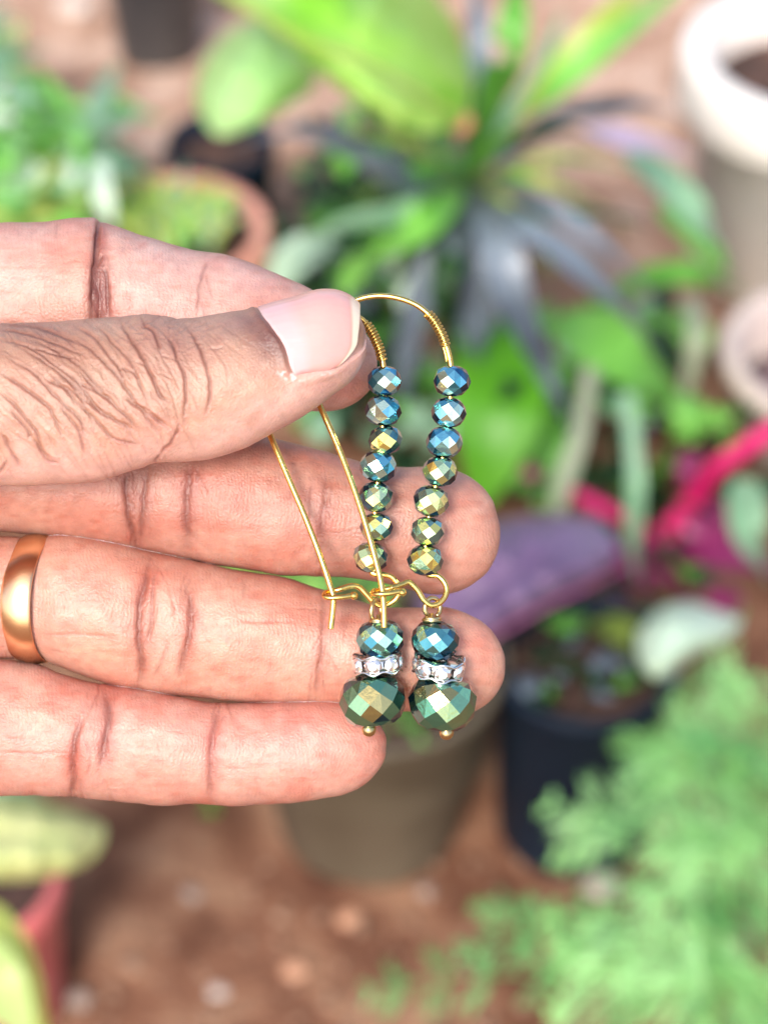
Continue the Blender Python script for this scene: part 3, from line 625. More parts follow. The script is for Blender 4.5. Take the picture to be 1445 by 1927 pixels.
def nail():
    na, nb = 90, 90; a, b = np.meshgrid(np.linspace(0, 1, na), np.linspace(0, 1, nb), indexing='ij')
    x, th = nail_pos(a, b); f = thumb
    # a nail is straighter than the flesh: sections are taken short of the rounded tip
    xq = np.minimum(x, 600) + np.clip(x-600, 0, 200)*.90
    _, y, z = f.surf(xq, th); cy, hy, zc, rd = f.section(xq)
    tipn = np.clip((x-640)/40, 0, 1)
    eb = np.clip(np.minimum(b, 1-b)/.06, 0, 1); ea = np.clip(a/.06, 0, 1)
    off = -4.0 + 4.6*(1-(1-eb)**2)*(1-(1-ea)**2) - 3*tipn**2 + .5*np.sin(b*95)*.25
    off = off + (vnoise(a*6, b*40, 8)-.5)*.5
    def lay(o):
        k = 1 + o/110; Y = cy+(y-cy)*k; Z = zc+(z-zc)*k
        kk = 1-Z/D; return np.stack([(x-W0/2)*kk*S, (H0/2-Y)*kk*S, Z*S], -1).reshape(-1, 3)
    V = np.vstack([lay(off), lay(off-5.5)]); n = na*nb; idx = np.arange(n).reshape(na, nb)
    Q1 = np.stack([idx[:-1, :-1], idx[1:, :-1], idx[1:, 1:], idx[:-1, 1:]], -1).reshape(-1, 4); Q2 = Q1[:, ::-1]+n
    bd = np.concatenate([idx[:, 0], idx[-1, 1:], idx[::-1, -1][1:], idx[0, ::-1][1:]]); bn = np.roll(bd, -1)
    Q3 = np.stack([bd, bd+n, bn+n, bn], -1); Q = np.vstack([Q1, Q2, Q3])
    me = np_mesh('thumb_nail', V, Q, np.zeros((0, 3), int))
    bm = bmesh.new(); bm.from_mesh(me); bmesh.ops.recalc_face_normals(bm, faces=bm.faces); bm.to_mesh(me); bm.free()
    # pink bed, whitish lunula zone near the cuticle, cream free edge
    A_ = a.ravel(); B_ = b.ravel(); col = np.ones((n, 3))*np.array([.64, .345, .30])
    lun = np.clip(1-(A_-.22)/.14, 0, 1)[:, None]; col = col*(1-lun*.55)+np.array([.60, .40, .40])*lun*.55
    ed = np.clip((A_-(.915-.03*np.sin(B_*3)))/.035, 0, 1)[:, None]; col = col*(1-ed)+np.array([.76, .60, .46])*ed
    ln = np.exp(-((A_-.905)/.02)**2)[:, None]*.35; col *= 1-ln*np.array([.1, .35, .5])
    sd = np.clip(1-B_/.03, 0, 1)[:, None]; col *= 1-sd*np.array([.1, .3, .3])
    cc = np.vstack([col, col]); me.attributes.new('skin', 'FLOAT_COLOR', 'POINT').data.foreach_set('color', np.hstack([cc, np.ones((len(cc), 1))]).astype(np.float32).ravel())
    m = bpy.data.materials.new('nail'); m.use_nodes = True; t = m.node_tree; p = t.nodes['Principled BSDF']
    at_ = t.nodes.new('ShaderNodeAttribute'); at_.attribute_name = 'skin'; t.links.new(at_.outputs['Color'], p.inputs['Base Color'])
    p.inputs['Roughness'].default_value = .27; p.inputs['Subsurface Weight'].default_value = .3; p.inputs['Subsurface Radius'].default_value = (1, .4, .3); p.inputs['Subsurface Scale'].default_value = .0006
    p.inputs['Coat Weight'].default_value = .35; p.inputs['Coat Roughness'].default_value = .22
    tc = t.nodes.new('ShaderNodeTexCoord'); mp = t.nodes.new('ShaderNodeMapping'); mp.inputs['Scale'].default_value = (60, 1500, 1500); nz = t.nodes.new('ShaderNodeTexNoise'); nz.inputs['Scale'].default_value = 1
    t.links.new(tc.outputs['Object'], mp.inputs[0]); t.links.new(mp.outputs[0], nz.inputs['Vector']); bp = t.nodes.new('ShaderNodeBump'); bp.inputs['Distance'].default_value = .00005
    t.links.new(nz.outputs['Fac'], bp.inputs['Height']); t.links.new(bp.outputs[0], p.inputs['Normal'])
    obj('thumb_nail', me, m, HAND)
nail()
# ------------------------------------------------------------ the garden behind
def ground():
    n = 240; xs = np.sinh(np.linspace(-4.2, 4.2, n))/np.sinh(4.2)*25; ys = xs+1.5
    X, Y = np.meshgrid(xs, ys, indexing='ij')
    near = np.exp(-((X/2)**2+((Y-1.4)/2)**2))
    Z = ((vnoise(X*9+50, Y*9+50, 51)-.5)*.016 + (vnoise(X*40+50, Y*40+50, 52)-.5)*.007)*near
    V = np.stack([X, Y, Z], -1).reshape(-1, 3); idx = np.arange(n*n).reshape(n, n)
    Q = np.stack([idx[:-1, :-1], idx[1:, :-1], idx[1:, 1:], idx[:-1, 1:]], -1).reshape(-1, 4)
    me = np_mesh('soil', V, Q, np.zeros((0, 3), int))
    m = bpy.data.materials.new('red earth'); m.use_nodes = True; t = m.node_tree; b = t.nodes['Principled BSDF']; N = t.nodes.new; K = t.links.new
    tc = N('ShaderNodeTexCoord'); b.inputs['Roughness'].default_value = .95; b.inputs['Specular IOR Level'].default_value = .15
    def ns(sc_, d=6):
        n_ = N('ShaderNodeTexNoise'); n_.inputs['Scale'].default_value = sc_; n_.inputs['Detail'].default_value = d; K(tc.outputs['Object'], n_.inputs['Vector']); return n_
    def rp(src, els):
        r = N('ShaderNodeValToRGB'); K(src, r.inputs[0])
        while len(r.color_ramp.elements) < len(els): r.color_ramp.elements.new(.5)
        for e, (p, c) in zip(r.color_ramp.elements, els): e.position = p; e.color = (*c, 1)
        return r
    sunlit_soil = rp(ns(26).outputs['Fac'], [(.3, (.33, .18, .115)), (.5, (.50, .31, .215)), (.7, (.66, .46, .35))])  # paler earth: sunlight painted into the far ground
    shade_soil = rp(ns(22).outputs['Fac'], [(.32, (.11, .045, .026)), (.5, (.22, .10, .058)), (.70, (.36, .20, .12))])  # browner earth: shade over the near ground painted into the colour
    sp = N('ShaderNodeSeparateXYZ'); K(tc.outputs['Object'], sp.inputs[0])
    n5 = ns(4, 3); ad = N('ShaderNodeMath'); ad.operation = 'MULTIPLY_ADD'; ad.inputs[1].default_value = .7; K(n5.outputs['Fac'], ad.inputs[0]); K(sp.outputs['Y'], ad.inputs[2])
    mr = N('ShaderNodeMapRange'); mr.inputs['From Min'].default_value = 1.50; mr.inputs['From Max'].default_value = 1.85; K(ad.outputs[0], mr.inputs[0])  # blends painted shade to painted sun with distance, edge broken by noise
    mx = N('ShaderNodeMix'); mx.data_type = 'RGBA'; K(mr.outputs[0], mx.inputs['Factor']); K(shade_soil.outputs[0], mx.inputs['A']); K(sunlit_soil.outputs[0], mx.inputs['B']); K(mx.outputs['Result'], b.inputs['Base Color'])
    bp = N('ShaderNodeBump'); bp.inputs['Distance'].default_value = .004; K(ns(160).outputs['Fac'], bp.inputs['Height']); K(bp.outputs[0], b.inputs['Normal'])
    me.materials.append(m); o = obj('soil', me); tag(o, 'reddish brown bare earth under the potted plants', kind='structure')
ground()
def leafmat(name, c1, c2, rough=.4, tr=.35, sc_=14): return mat(name, c1, rough, noise=c2, nscale=sc_, trans=tr, bump=.0015, bscale=40, spec=.5)
LIME = leafmat('lime leaf', (.26, .64, .04), (.54, .82, .20), .32, .40, 18)
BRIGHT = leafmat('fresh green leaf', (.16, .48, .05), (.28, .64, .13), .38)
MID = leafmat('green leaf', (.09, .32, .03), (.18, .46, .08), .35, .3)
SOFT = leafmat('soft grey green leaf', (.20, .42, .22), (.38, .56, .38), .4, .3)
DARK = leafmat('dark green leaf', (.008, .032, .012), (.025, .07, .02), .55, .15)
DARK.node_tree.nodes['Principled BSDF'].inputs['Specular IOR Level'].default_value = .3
SLATE = leafmat('dark purple grey leaf', (.05, .065, .082), (.21, .25, .30), .34, .1)
YEL = leafmat('yellow green leaf', (.42, .55, .08), (.60, .66, .20), .4, .4)
CREAM = leafmat('pale cream leaf', (.50, .68, .20), (.78, .68, .38), .4, .35, 9)
MINT = leafmat('white green leaf', (.66, .82, .62), (.74, .86, .70), .4, .3)
MAG = leafmat('magenta stem', (.62, .01, .12), (.80, .03, .20), .35, .2)
PURP = leafmat('purple leaf', (.15, .085, .17), (.25, .16, .28), .4, .1)
WINE = leafmat('wine leaf', (.22, .02, .10), (.40, .04, .16), .35, .2)
STRAW = leafmat('pale stalk', (.22, .27, .16), (.36, .36, .26), .6, .2)
FERN = leafmat('light fern green', (.22, .56, .13), (.46, .80, .34), .5, .35, 20)
TERRA = mat('terracotta', (.62, .24, .17), .75, noise=(.72, .38, .30), nscale=12, bump=.001, bscale=80)
PINK = mat('red pink plastic', (.60, .12, .12), .45, noise=(.66, .18, .16), nscale=8)
WHITE = mat('weathered white plastic', (.82, .77, .70), .5, noise=(.72, .61, .53), nscale=7, bump=.0006, bscale=60)
NAVY = mat('black nursery plastic', (.005, .011, .022), .6, noise=(.010, .020, .036), nscale=10, bump=.001, bscale=30)
NAVY.node_tree.nodes['Principled BSDF'].inputs['Specular IOR Level'].default_value = .18
OLIVE = mat('dusty brown grow bag', (.080, .060, .036), .6, noise=(.15, .12, .08), nscale=9, bump=.003, bscale=18)
EARTH = mat('potting soil', (.03, .018, .014), .95, noise=(.11, .055, .04), nscale=60, bump=.004, bscale=120)
STONE = mat('pale stone', (.44, .35, .29), .85, noise=(.58, .48, .42), nscale=60, bump=.002, bscale=120)

UPN = (Vector((0, 0, 1)) - AY*0 + AZ*.6).normalized()
def leaf(pts, wpx, m, parent, name='leaf', prof=None, cup=.18, n=7, twist=0):
    """pts: (px, py, height) along the midrib; wpx: greatest half width in picture pixels"""
    P = [at(*p) for p in pts]; wm = wpx*ppx(*pts[len(pts)//2]); P = catmull(P, 8); N_ = len(P); o0 = parent.matrix_world.translation
    prof = prof or [(0, .25), (.25, .85), (.5, 1), (.75, .72), (1, .03)]
    V, F = [], []
    for i, p in enumerate(P):
        t = (P[min(i+1, N_-1)]-P[max(i-1, 0)]).normalized(); u = i/(N_-1)
        side = t.cross(UPN).normalized(); nn = side.cross(t).normalized()
        ww = wm*float(np.interp(u, [q[0] for q in prof], [q[1] for q in prof]))
        a = twist*u
        sd = side*math.cos(a)+nn*math.sin(a); n2 = nn*math.cos(a)-side*math.sin(a)
        for j in range(n):
            s_ = -1+2*j/(n-1); wav = .05*math.sin(u*17+s_*2)*abs(s_)
            V.append(p-o0 + sd*(ww*s_) + n2*(ww*(cup*abs(s_)**1.3+wav)))
    for i in range(N_-1):
        for j in range(n-1): F.append((i*n+j, i*n+j+1, (i+1)*n+j+1, (i+1)*n+j))
    return obj(name, meshdata(name, V, F), m, parent)
def outline_leaf(c, mid, edge, h, m, parent, dome=.012, droop=.02, name='leaf'):
    """a wide blade from its outline: edge points (px, py), c the middle; h(px, py) the height there"""
    E = catmull([Vector((x, y, 0)) for x, y in edge+edge[:1]], 7)[:-1]; o0 = parent.matrix_world.translation; V, F = [], []; n = len(E); sc_ = [.12, .3, .5, .68, .84, .95, 1]
    mv = Vector((mid[1][0]-mid[0][0], mid[1][1]-mid[0][1], 0)).normalized()
    def pt(x, y, s_):
        q = Vector((x-c[0], y-c[1], 0)); off = abs(q.x*mv.y-q.y*mv.x); hh = h(x, y) if callable(h) else h
        al = q.dot(mv); return at(x, y, hh + dome*min(1, off/60)*(1-s_**3)*1.0 - droop*s_**2 + .0025*math.sin(al*.09)*min(1, off/40))
    V.append(pt(c[0], c[1], 0)-o0)
    for s_ in sc_:
        for e in E: V.append(pt(c[0]+(e.x-c[0])*s_, c[1]+(e.y-c[1])*s_, s_)-o0)
    for k in range(n):
        F.append((0, 1+k, 1+(k+1) % n))
        for r_ in range(len(sc_)-1): F.append((1+r_*n+k, 1+(r_+1)*n+k, 1+(r_+1)*n+(k+1) % n, 1+r_*n+(k+1) % n))
    return obj(name, meshdata(name, V, F), m, parent)
def stem(pts, rpx, m, parent, name='stem', taper=.5):
    P = catmull([at(*p) for p in pts], 6); r = rpx*ppx(*pts[0]); o0 = parent.matrix_world.translation
    V, F = tube([p-o0 for p in P], [r*(1-(1-taper)*i/(len(P)-1)) for i in range(len(P))], 9)
    return obj(name, meshdata(name, V, F), m, parent)
def plant(name, foot, label, cat='plant', group=None):
    e = empty(name, at(*foot)); tag(e, label, cat, group); bpy.context.view_layer.update(); return e
BROAD = [(0, .05), (.06, .55), (.2, .9), (.4, 1), (.62, .85), (.82, .5), (1, .03)]
def pot(cpx, rim_h, rpx, label, m, soil=EARTH, top=1.0, bot=.74, base_h=0., rim=(.10, .16), name='plant_pot', fill=.82, wob=0):
    """cpx: picture position of the rim centre; rpx: rim radius in picture pixels"""
    c = at(cpx[0], cpx[1], rim_h); r = rpx*ppx(cpx[0], cpx[1], rim_h); c.z = base_h; h = rim_h-base_h
    e = empty(name, c); tag(e, label, 'pot')
    lip, lh = rim; R_ = r; ri = r*(1-lip); b_ = r*bot
    prof = [(0, 0), (b_*.96, 0), (b_, .004), (ri*.985, h*(1-lh)-.003), (R_*.985, h*(1-lh)), (R_, h*(1-lh)+.002), (R_, h-.004), (R_-.002, h), (ri-.001, h), (ri-.004, h-.003), (ri*.93, h*fill), (0, h*fill)]
    V, F = lathe(prof[:-2] + [(ri*.90, h*.55), (b_*.9, h*.08), (0, h*.08)], 56)
    if wob:
        V = [(x*(1+wob*(math.sin(3*math.atan2(y, x)+z*20)*.5+math.sin(7*math.atan2(y, x)+z*60)*.3)), y*(1+wob*math.sin(4*math.atan2(y, x)+z*30)*.6), z) for x, y, z in V]
    bm_ = meshdata('pot_wall', V, F); obj('pot_wall', bm_, m, e)
    n = 26; V, F = [], []
    for i in range(7):
        rr = ri*.93*i/6
        for k in range(n): V.append((rr*math.cos(2*math.pi*k/n), rr*math.sin(2*math.pi*k/n), h*fill + random.uniform(-.003, .003)*(i < 6)))
    for i in range(6):
        for k in range(n): F.append((i*n+k, (i+1)*n+k, (i+1)*n+(k+1) % n, i*n+(k+1) % n))
    obj('potting_soil', meshdata('potting_soil', V, F), soil, e)
    return e
# pots
pot((1545, 92), .17, 262, 'large white plastic pot with thick rim at the upper right edge', WHITE, top=1, bot=.80, rim=(.17, .24), fill=.80)
pot((325, 425), .12, 185, 'round terracotta pot with grassy yellow green plants above the index finger', TERRA, rim=(.10, .2), fill=.88)
pot((415, 262), .11, 105, 'small black nursery pot behind the terracotta pot', NAVY, rim=(.05, .1), fill=.85)
pot((285, -115), .10, 105, 'dark grey nursery pot cut off by the top edge', mat('dark grey plastic', (.035, .035, .04), .5, noise=(.07, .065, .065), nscale=10), rim=(.05, .1))
pot((694, 1225), .13, 262, 'dusty brown grow bag standing behind the finger tips', OLIVE, rim=(.03, .05), bot=.70, wob=.03)
pot((1102, 1235), .13, 176, 'black nursery pot of brown soil right of the lowest beads', NAVY, rim=(.05, .07), bot=.86, fill=.9)
pot((-55, 1640), .10, 175, 'red pink plastic pot at the lower left edge', PINK, rim=(.06, .16), bot=.8)
pot((1578, 655), .10, 222, 'cream bowl shaped pot with pinkish inside at the right edge', mat('cream glazed bowl', (.56, .48, .40), .4, noise=(.54, .40, .38), nscale=9), rim=(.10, .12), bot=.6, soil=mat('pinkish grit', (.08, .05, .05), .8, noise=(.42, .28, .30), nscale=16), fill=.6)
# broad lime leaf plant at the top
p = plant('broad_leaf_plant', (880, 480, 0), 'plant with very broad glossy lime green leaves at the top of the picture')
outline_leaf((650, 80), ((420, -40), (880, 220)), [(380, -30), (420, -110), (560, -150), (720, -110), (820, -10), (872, 80), (888, 165), (872, 225), (820, 248), (755, 240), (690, 205), (610, 140), (520, 60), (440, 10)], lambda x, y: .37-.05*((x-500)/400)**2, LIME, p)
outline_leaf((490, 140), ((540, 40), (410, 240)), [(430, 60), (500, 30), (570, 60), (600, 110), (588, 165), (540, 200), (480, 235), (420, 256), (388, 235), (370, 185), (385, 115)], lambda x, y: .30-.02*abs(x-500)/120, mat('pale lime leaf', (.40, .70, .22), .35, noise=(.54, .82, .36), nscale=20, trans=.4), p)
stem([(880, 480, 0), (800, 330, .15), (660, 100, .365)], 9, YEL, p, 'leaf_stalk'); stem([(420, -20, .375), (560, 70, .372), (700, 125, .368), (860, 220, .325)], 8, YEL, p, 'midrib')
# strap leaved plant in the middle
def strap_plant():
    p = plant('strap_leaf_plant', (880, 560, 0), 'big rosette of long green and dark purple grey strap leaves behind the earrings')
    c = (880, 340, .20)
    GR = [([c, (960, 250, .30), (1110, 110, .36), (1300, -40, .36)], 38, BRIGHT), ([c, (985, 215, .28), (1120, 60, .33), (1240, -60, .34)], 30, YEL), ([c, (930, 200, .28), (960, 80, .34), (975, -50, .36)], 42, MID),
          ([c, (900, 190, .28), (900, 60, .32), (890, -40, .33)], 24, SLATE), ([c, (1000, 240, .28), (1130, 205, .3), (1240, 205, .28), (1330, 240, .22)], 22, SLATE), ([c, (980, 270, .24), (1060, 245, .24), (1130, 265, .22)], 18, DARK),
          ([c, (925, 430, .24), (975, 590, .21), (1070, 800, .14)], 40, SLATE), ([c, (970, 420, .25), (1070, 490, .24), (1190, 610, .19), (1280, 760, .10)], 32, SLATE), ([c, (1010, 380, .24), (1140, 470, .22), (1260, 600, .15)], 18, SLATE), ([c, (1000, 405, .22), (1120, 405, .22), (1240, 425, .18)], 16, DARK),
          ([c, (800, 420, .22), (700, 500, .18), (640, 600, .12)], 40, BRIGHT), ([c, (780, 400, .2), (640, 430, .16), (520, 500, .1)], 34, SOFT), ([c, (840, 460, .2), (780, 600, .16), (750, 780, .08)], 34, SLATE),
          ([c, (770, 350, .22), (680, 300, .2), (610, 200, .16)], 22, SLATE), ([c, (780, 330, .22), (700, 360, .18), (600, 400, .12)], 24, MID), ([c, (850, 450, .2), (830, 560, .18), (850, 700, .1)], 28, DARK),
          ([c, (700, 300, .2), (560, 250, .16), (420, 280, .10)], 20, SLATE), ([c, (930, 260, .24), (1000, 170, .26), (1060, 20, .28)], 24, SOFT), ([c, (900, 520, .16), (900, 640, .12), (930, 760, .05)], 34, SLATE)]
    rg = random.Random(77)
    for i in range(13):      # thinner leaves of the same rosette
        a = rg.uniform(-.3, 6.28); L_ = rg.uniform(190, 420); dx, dy = math.cos(a), math.sin(a)*.75
        if dy < -.2 and dx > 0: L_ *= .7
        GR.append(([c, (c[0]+dx*L_*.45, c[1]+dy*L_*.45-25, .24), (c[0]+dx*L_*.8, c[1]+dy*L_*.8, .19), (c[0]+dx*L_, c[1]+dy*L_+35, .10)], rg.uniform(9, 19), rg.choice([SLATE, DARK, MID, BRIGHT, SLATE, SOFT, YEL])))
    for pts, w_, m in GR: leaf(pts, w_, m, p, cup=.3, n=5)
    stem([(880, 560, 0), (878, 440, .1), c], 24, mat('brown cane', (.10, .06, .04), .7), p, 'cane')
    V, F = [], []; ball(at(868, 232, .3)-p.location, .0065, V, F); obj('flower_bud', meshdata('flower_bud', V, F), mat('salmon bud', (.60, .24, .14), .6), p)
strap_plant()
def bush(name, foot, label, n, box, hr, size, mats, seed, narrow=False, group=None, down=.3):
    """many separate leaves rising from one foot and ending inside a picture region"""
    rg = random.Random(seed); p = plant(name, foot, label, 'plant', group)
    for i in range(n):
        tx, ty = rg.uniform(box[0], box[2]), rg.uniform(box[1], box[3]); h = rg.uniform(*hr); a = rg.uniform(0, 6.28); L_ = rg.uniform(*size)
        q = (tx+L_*math.cos(a), ty+L_*math.sin(a)*.8, max(.01, h-down*h*rg.random()))
        mid = ((tx+q[0])/2+rg.uniform(-6, 6), (ty+q[1])/2, (h+q[2])/2+.012)
        leaf([(tx, ty, h), mid, q], L_*(rg.uniform(.09, .17) if narrow else rg.uniform(.22, .36)), rg.choice(mats), p, prof=BROAD, cup=.2, n=5)
        if i % 3 == 0: stem([(foot[0]+rg.uniform(-15, 15), foot[1], 0), ((foot[0]+tx)/2, (foot[1]+ty)/2-10, h*.6), (tx, ty, h)], 3.5, mats[0], p)
    return p
bush('leafy_plant', (60, 420, 0), 'bushy light green plant at the left edge above the hand', 170, (-60, 180, 200, 430), (.05, .2), (80, 170), [FERN, SOFT, BRIGHT, FERN, BRIGHT, MINT, YEL, MID], 3, True)
bush('leafy_plant', (0, 110, 0), 'pale green leaves at the top left corner', 12, (-60, 20, 40, 150), (.1, .18), (60, 110), [SOFT, CREAM, BRIGHT], 5)
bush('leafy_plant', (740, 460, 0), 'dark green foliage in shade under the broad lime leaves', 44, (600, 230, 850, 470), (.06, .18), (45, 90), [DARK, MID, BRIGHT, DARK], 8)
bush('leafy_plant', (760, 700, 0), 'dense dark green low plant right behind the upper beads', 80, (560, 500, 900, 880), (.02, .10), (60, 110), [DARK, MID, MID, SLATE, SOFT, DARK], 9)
bush('leafy_plant', (1180, 700, 0), 'fresh green plant between the strap leaves and the right edge', 44, (980, 560, 1330, 800), (.02, .10), (60, 120), [BRIGHT, MID, BRIGHT, SOFT, DARK], 12)
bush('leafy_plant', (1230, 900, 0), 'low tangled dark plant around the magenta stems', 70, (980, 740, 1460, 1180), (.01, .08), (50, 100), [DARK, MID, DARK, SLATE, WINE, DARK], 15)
bush('leafy_plant', (1080, 1240, .11), 'low dark olive leaves inside the black nursery pot', 26, (990, 1170, 1250, 1330), (.13, .15), (40, 80), [DARK, DARK, MID, SLATE], 16)
bush('leafy_plant', (660, 300, 0), 'mixed yellow green and dark leaves below the broad lime leaf', 50, (570, 190, 880, 420), (.02, .12), (50, 100), [DARK, BRIGHT, YEL, DARK, MID], 17)
bush('leafy_plant', (560, 520, 0), 'pale and dark low leaves left of the strap leaved rosette', 34, (500, 400, 680, 560), (.02, .08), (50, 90), [SOFT, DARK, MID, SLATE], 18)
# grassy seedlings of the terracotta pot
p = plant('grass_tuft', (330, 440, .10), 'yellow green grassy seedlings growing in the terracotta pot', 'plant'); rg = random.Random(2)
for i in range(170):
    a = rg.uniform(0, 6.28); r_ = rg.uniform(0, 110); x = 330+r_*math.cos(a); y = 440+r_*.6*math.sin(a)
    leaf([(x, y, .105), (x+rg.uniform(-12, 12), y-25, .125), (x+rg.uniform(-40, 40), y-rg.uniform(35, 75), .135)], rg.uniform(5, 10), rg.choice([YEL, BRIGHT, YEL, YEL, SOFT]), p, n=3)
for i in range(26):
    a = rg.uniform(3.3, 6.2); r_ = rg.uniform(60, 135); x = 330+r_*math.cos(a); y = 430+r_*.6*math.sin(a); a2 = rg.uniform(0, 6.28)
    leaf([(x, y, .12), (x+14*math.cos(a2), y+12*math.sin(a2), .128), (x+30*math.cos(a2), y+24*math.sin(a2), .12)], 10, rg.choice([SOFT, MINT, BRIGHT]), p, prof=BROAD, n=5)
# big fresh leaf right of the beads
p = plant('pale_leaf_plant', (650, 600, 0), 'pale grey green leaves seen through the gap between thumb tip and pots')
leaf([(490, 560, .08), (540, 500, .10), (590, 465, .11), (650, 450, .10)], 40, mat('pale sage leaf', (.42, .62, .46), .35, noise=(.60, .78, .62), nscale=20, trans=.3), p, prof=BROAD, n=7); leaf([(750, 575, .12), (785, 540, .13), (820, 510, .13), (850, 490, .12)], 30, MINT, p, prof=BROAD, n=7)
leaf([(640, 560, .1), (700, 470, .14), (740, 420, .16), (770, 380, .17)], 34, BRIGHT, p, prof=BROAD, n=7); leaf([(735, 520, .1), (750, 450, .13), (765, 410, .14)], 22, MINT, p, n=5)
p = plant('broad_leaf_plant', (950, 900, 0), 'low plant with wide saturated green leaves right of the bead strings')
leaf([(930, 600, .10), (935, 720, .10), (930, 830, .08), (900, 960, .04)], 92, mat('deep fresh leaf', (.12, .42, .02), .4, noise=(.20, .54, .04), nscale=14, trans=.45), p, prof=BROAD, n=7)
leaf([(960, 640, .06), (1030, 760, .06), (1040, 880, .04), (1010, 960, .02)], 58, MID, p, prof=BROAD, n=7)
leaf([(1060, 590, .12), (1130, 640, .13), (1200, 690, .12), (1290, 760, .08)], 74, BRIGHT, p, prof=BROAD, n=7)
# right hand light leaves
p = plant('slender_plant', (1400, 620, 0), 'slender light green leaves crossing in front of the white pot foot')
leaf([(1180, 285, .16), (1260, 350, .17), (1330, 430, .15), (1400, 540, .08)], 36, SOFT, p, prof=BROAD); leaf([(1240, 390, .12), (1300, 440, .12), (1360, 500, .10), (1395, 560, .06)], 26, BRIGHT, p, prof=BROAD)
leaf([(1150, 560, .08), (1230, 520, .10), (1330, 520, .10), (1400, 560, .06)], 28, MID, p); leaf([(1100, 240, .14), (1180, 262, .15), (1300, 290, .12)], 30, mat('lilac leaf', (.58, .46, .62), .4, noise=(.66, .50, .62), nscale=12, trans=.2), p)
# stalks, magenta stems and purple leaf
p = plant('dry_stalks', (1040, 1090, 0), 'pale grey green drooping stalks in front of the purple leaf')
for pts, w_, mm in [([(1110, 690, .16), (1090, 820, .15), (1050, 950, .12), (1035, 1090, .06)], 19, STRAW), ([(1180, 740, .15), (1195, 900, .13), (1190, 1020, .09), (1200, 1100, .05)], 18, SOFT), ([(1300, 560, .14), (1310, 640, .14), (1290, 740, .1)], 20, STRAW)]: leaf(pts, w_, mm, p, prof=[(0, .7), (.5, 1), (1, .5)], n=5)
p = plant('magenta_stem_plant', (1290, 1120, 0), 'plant with vivid magenta forked stems and wine red leaves at the right edge')
stem([(1240, 1020, .06), (1310, 930, .09), (1360, 870, .12), (1470, 800, .15)], 20, MAG, p, taper=.9); stem([(1245, 1015, .06), (1170, 975, .09), (1075, 925, .11)], 16, MAG, p, taper=.8); stem([(1290, 1120, 0), (1270, 1060, .04), (1240, 1010, .065)], 22, WINE, p, taper=.9)
leaf([(1250, 1030, .05), (1330, 1030, .07), (1420, 1050, .06), (1480, 1080, .03)], 46, WINE, p, prof=BROAD, n=7); leaf([(1200, 1000, .05), (1190, 1060, .05), (1230, 1120, .03)], 34, WINE, p, prof=BROAD)
leaf([(1400, 900, .10), (1410, 1000, .09), (1450, 1100, .04)], 40, SOFT, p, prof=BROAD); leaf([(1310, 960, .06), (1380, 1010, .06), (1440, 1010, .05)], 40, WINE, p, prof=BROAD)
p = plant('purple_leaf_plant', (1000, 1180, .12), 'broad lavender purple leaf with magenta edge behind the middle finger tip')
outline_leaf((980, 1075), ((1150, 1030), (860, 1180)), [(1165, 1035), (1130, 985), (1040, 968), (930, 985), (850, 1030), (790, 1100), (800, 1180), (880, 1215), (960, 1178), (1050, 1125), (1130, 1078)], .19, PURP, p)
stem([(1180, 1062, .186), (1100, 1105, .192), (1010, 1150, .186), (905, 1210, .172)], 4.5, mat('magenta rim', (.24, .05, .14), .4), p, 'leaf_edge', 1)
# white green leaf
p = plant('pale_leaf_plant', (1240, 1290, .11), 'single white green leaf lit brightly above the fern at the right')
outline_leaf((1265, 1205), ((1200, 1220), (1390, 1170)), [(1200, 1190), (1240, 1145), (1300, 1132), (1350, 1150), (1393, 1168), (1370, 1200), (1300, 1235), (1245, 1275), (1215, 1265), (1198, 1230)], .18, MINT, p)
leaf([(1120, 1170, .13), (1170, 1190, .14), (1220, 1240, .13)], 32, leafmat('olive leaf', (.18, .26, .03), (.28, .34, .06)), p, prof=BROAD)
# ferns
def frond(p, pts, lpx, m, seed):
    """an arching stem with side twigs, each carrying a spray of thread-like leaves"""
    rg = random.Random(seed); P = catmull([at(*q) for q in pts], 9); o0 = p.matrix_world.translation; k = ppx(*pts[1]); V, F = [], []
    fr = frames(P); tube([q-o0 for q in P], 2.4*k, 5, V, F)
    for i in range(2, len(P), 3):
        t = fr[i][0]; side = t.cross(UPN).normalized(); u = i/(len(P)-1); L_ = lpx*k*(math.sin(math.pi*min(.95, u*.75+.2))**.8)
        for sg in (-1, 1):
            d = (side*sg + t*rg.uniform(.6, 1.3) + UPN*rg.uniform(-.4, .5)).normalized(); ln = L_*rg.uniform(.7, 1.2); tw = P[i]-o0
            for q in range(4):
                s_ = (q+.4)/4; base = tw + d*(ln*s_) - UPN*(ln*.15*s_*s_)
                for sh in (-1, 1):
                    e = (d*rg.uniform(.9, 1.5) + d.cross(UPN)*sh*rg.uniform(.35, .8) + UPN*rg.uniform(-.5, .5)).normalized(); l2 = ln*.85*rg.uniform(.6, 1.1)*(1.1-.5*s_); w_ = e.cross(UPN).normalized()*k*rg.uniform(2.0, 3.8); b = len(V); cv = d.cross(UPN)*(-sh*l2*.16)
                    V += [base-w_*.5, base+w_*.5, base+e*l2*.55+w_, base+e*l2*.55-w_, base+e*l2-UPN*l2*.15+cv]; F += [(b, b+1, b+2, b+3), (b+3, b+2, b+4)]
    return obj('frond', meshdata('frond', V, F, False), m, p)
rg = random.Random(21); FERN2 = leafmat('shaded fern', (.09, .34, .08), (.20, .46, .16), .5, .3, 20)
p = plant('asparagus_fern', (1430, 1800, 0), 'feathery bright green fern filling the lower right corner')
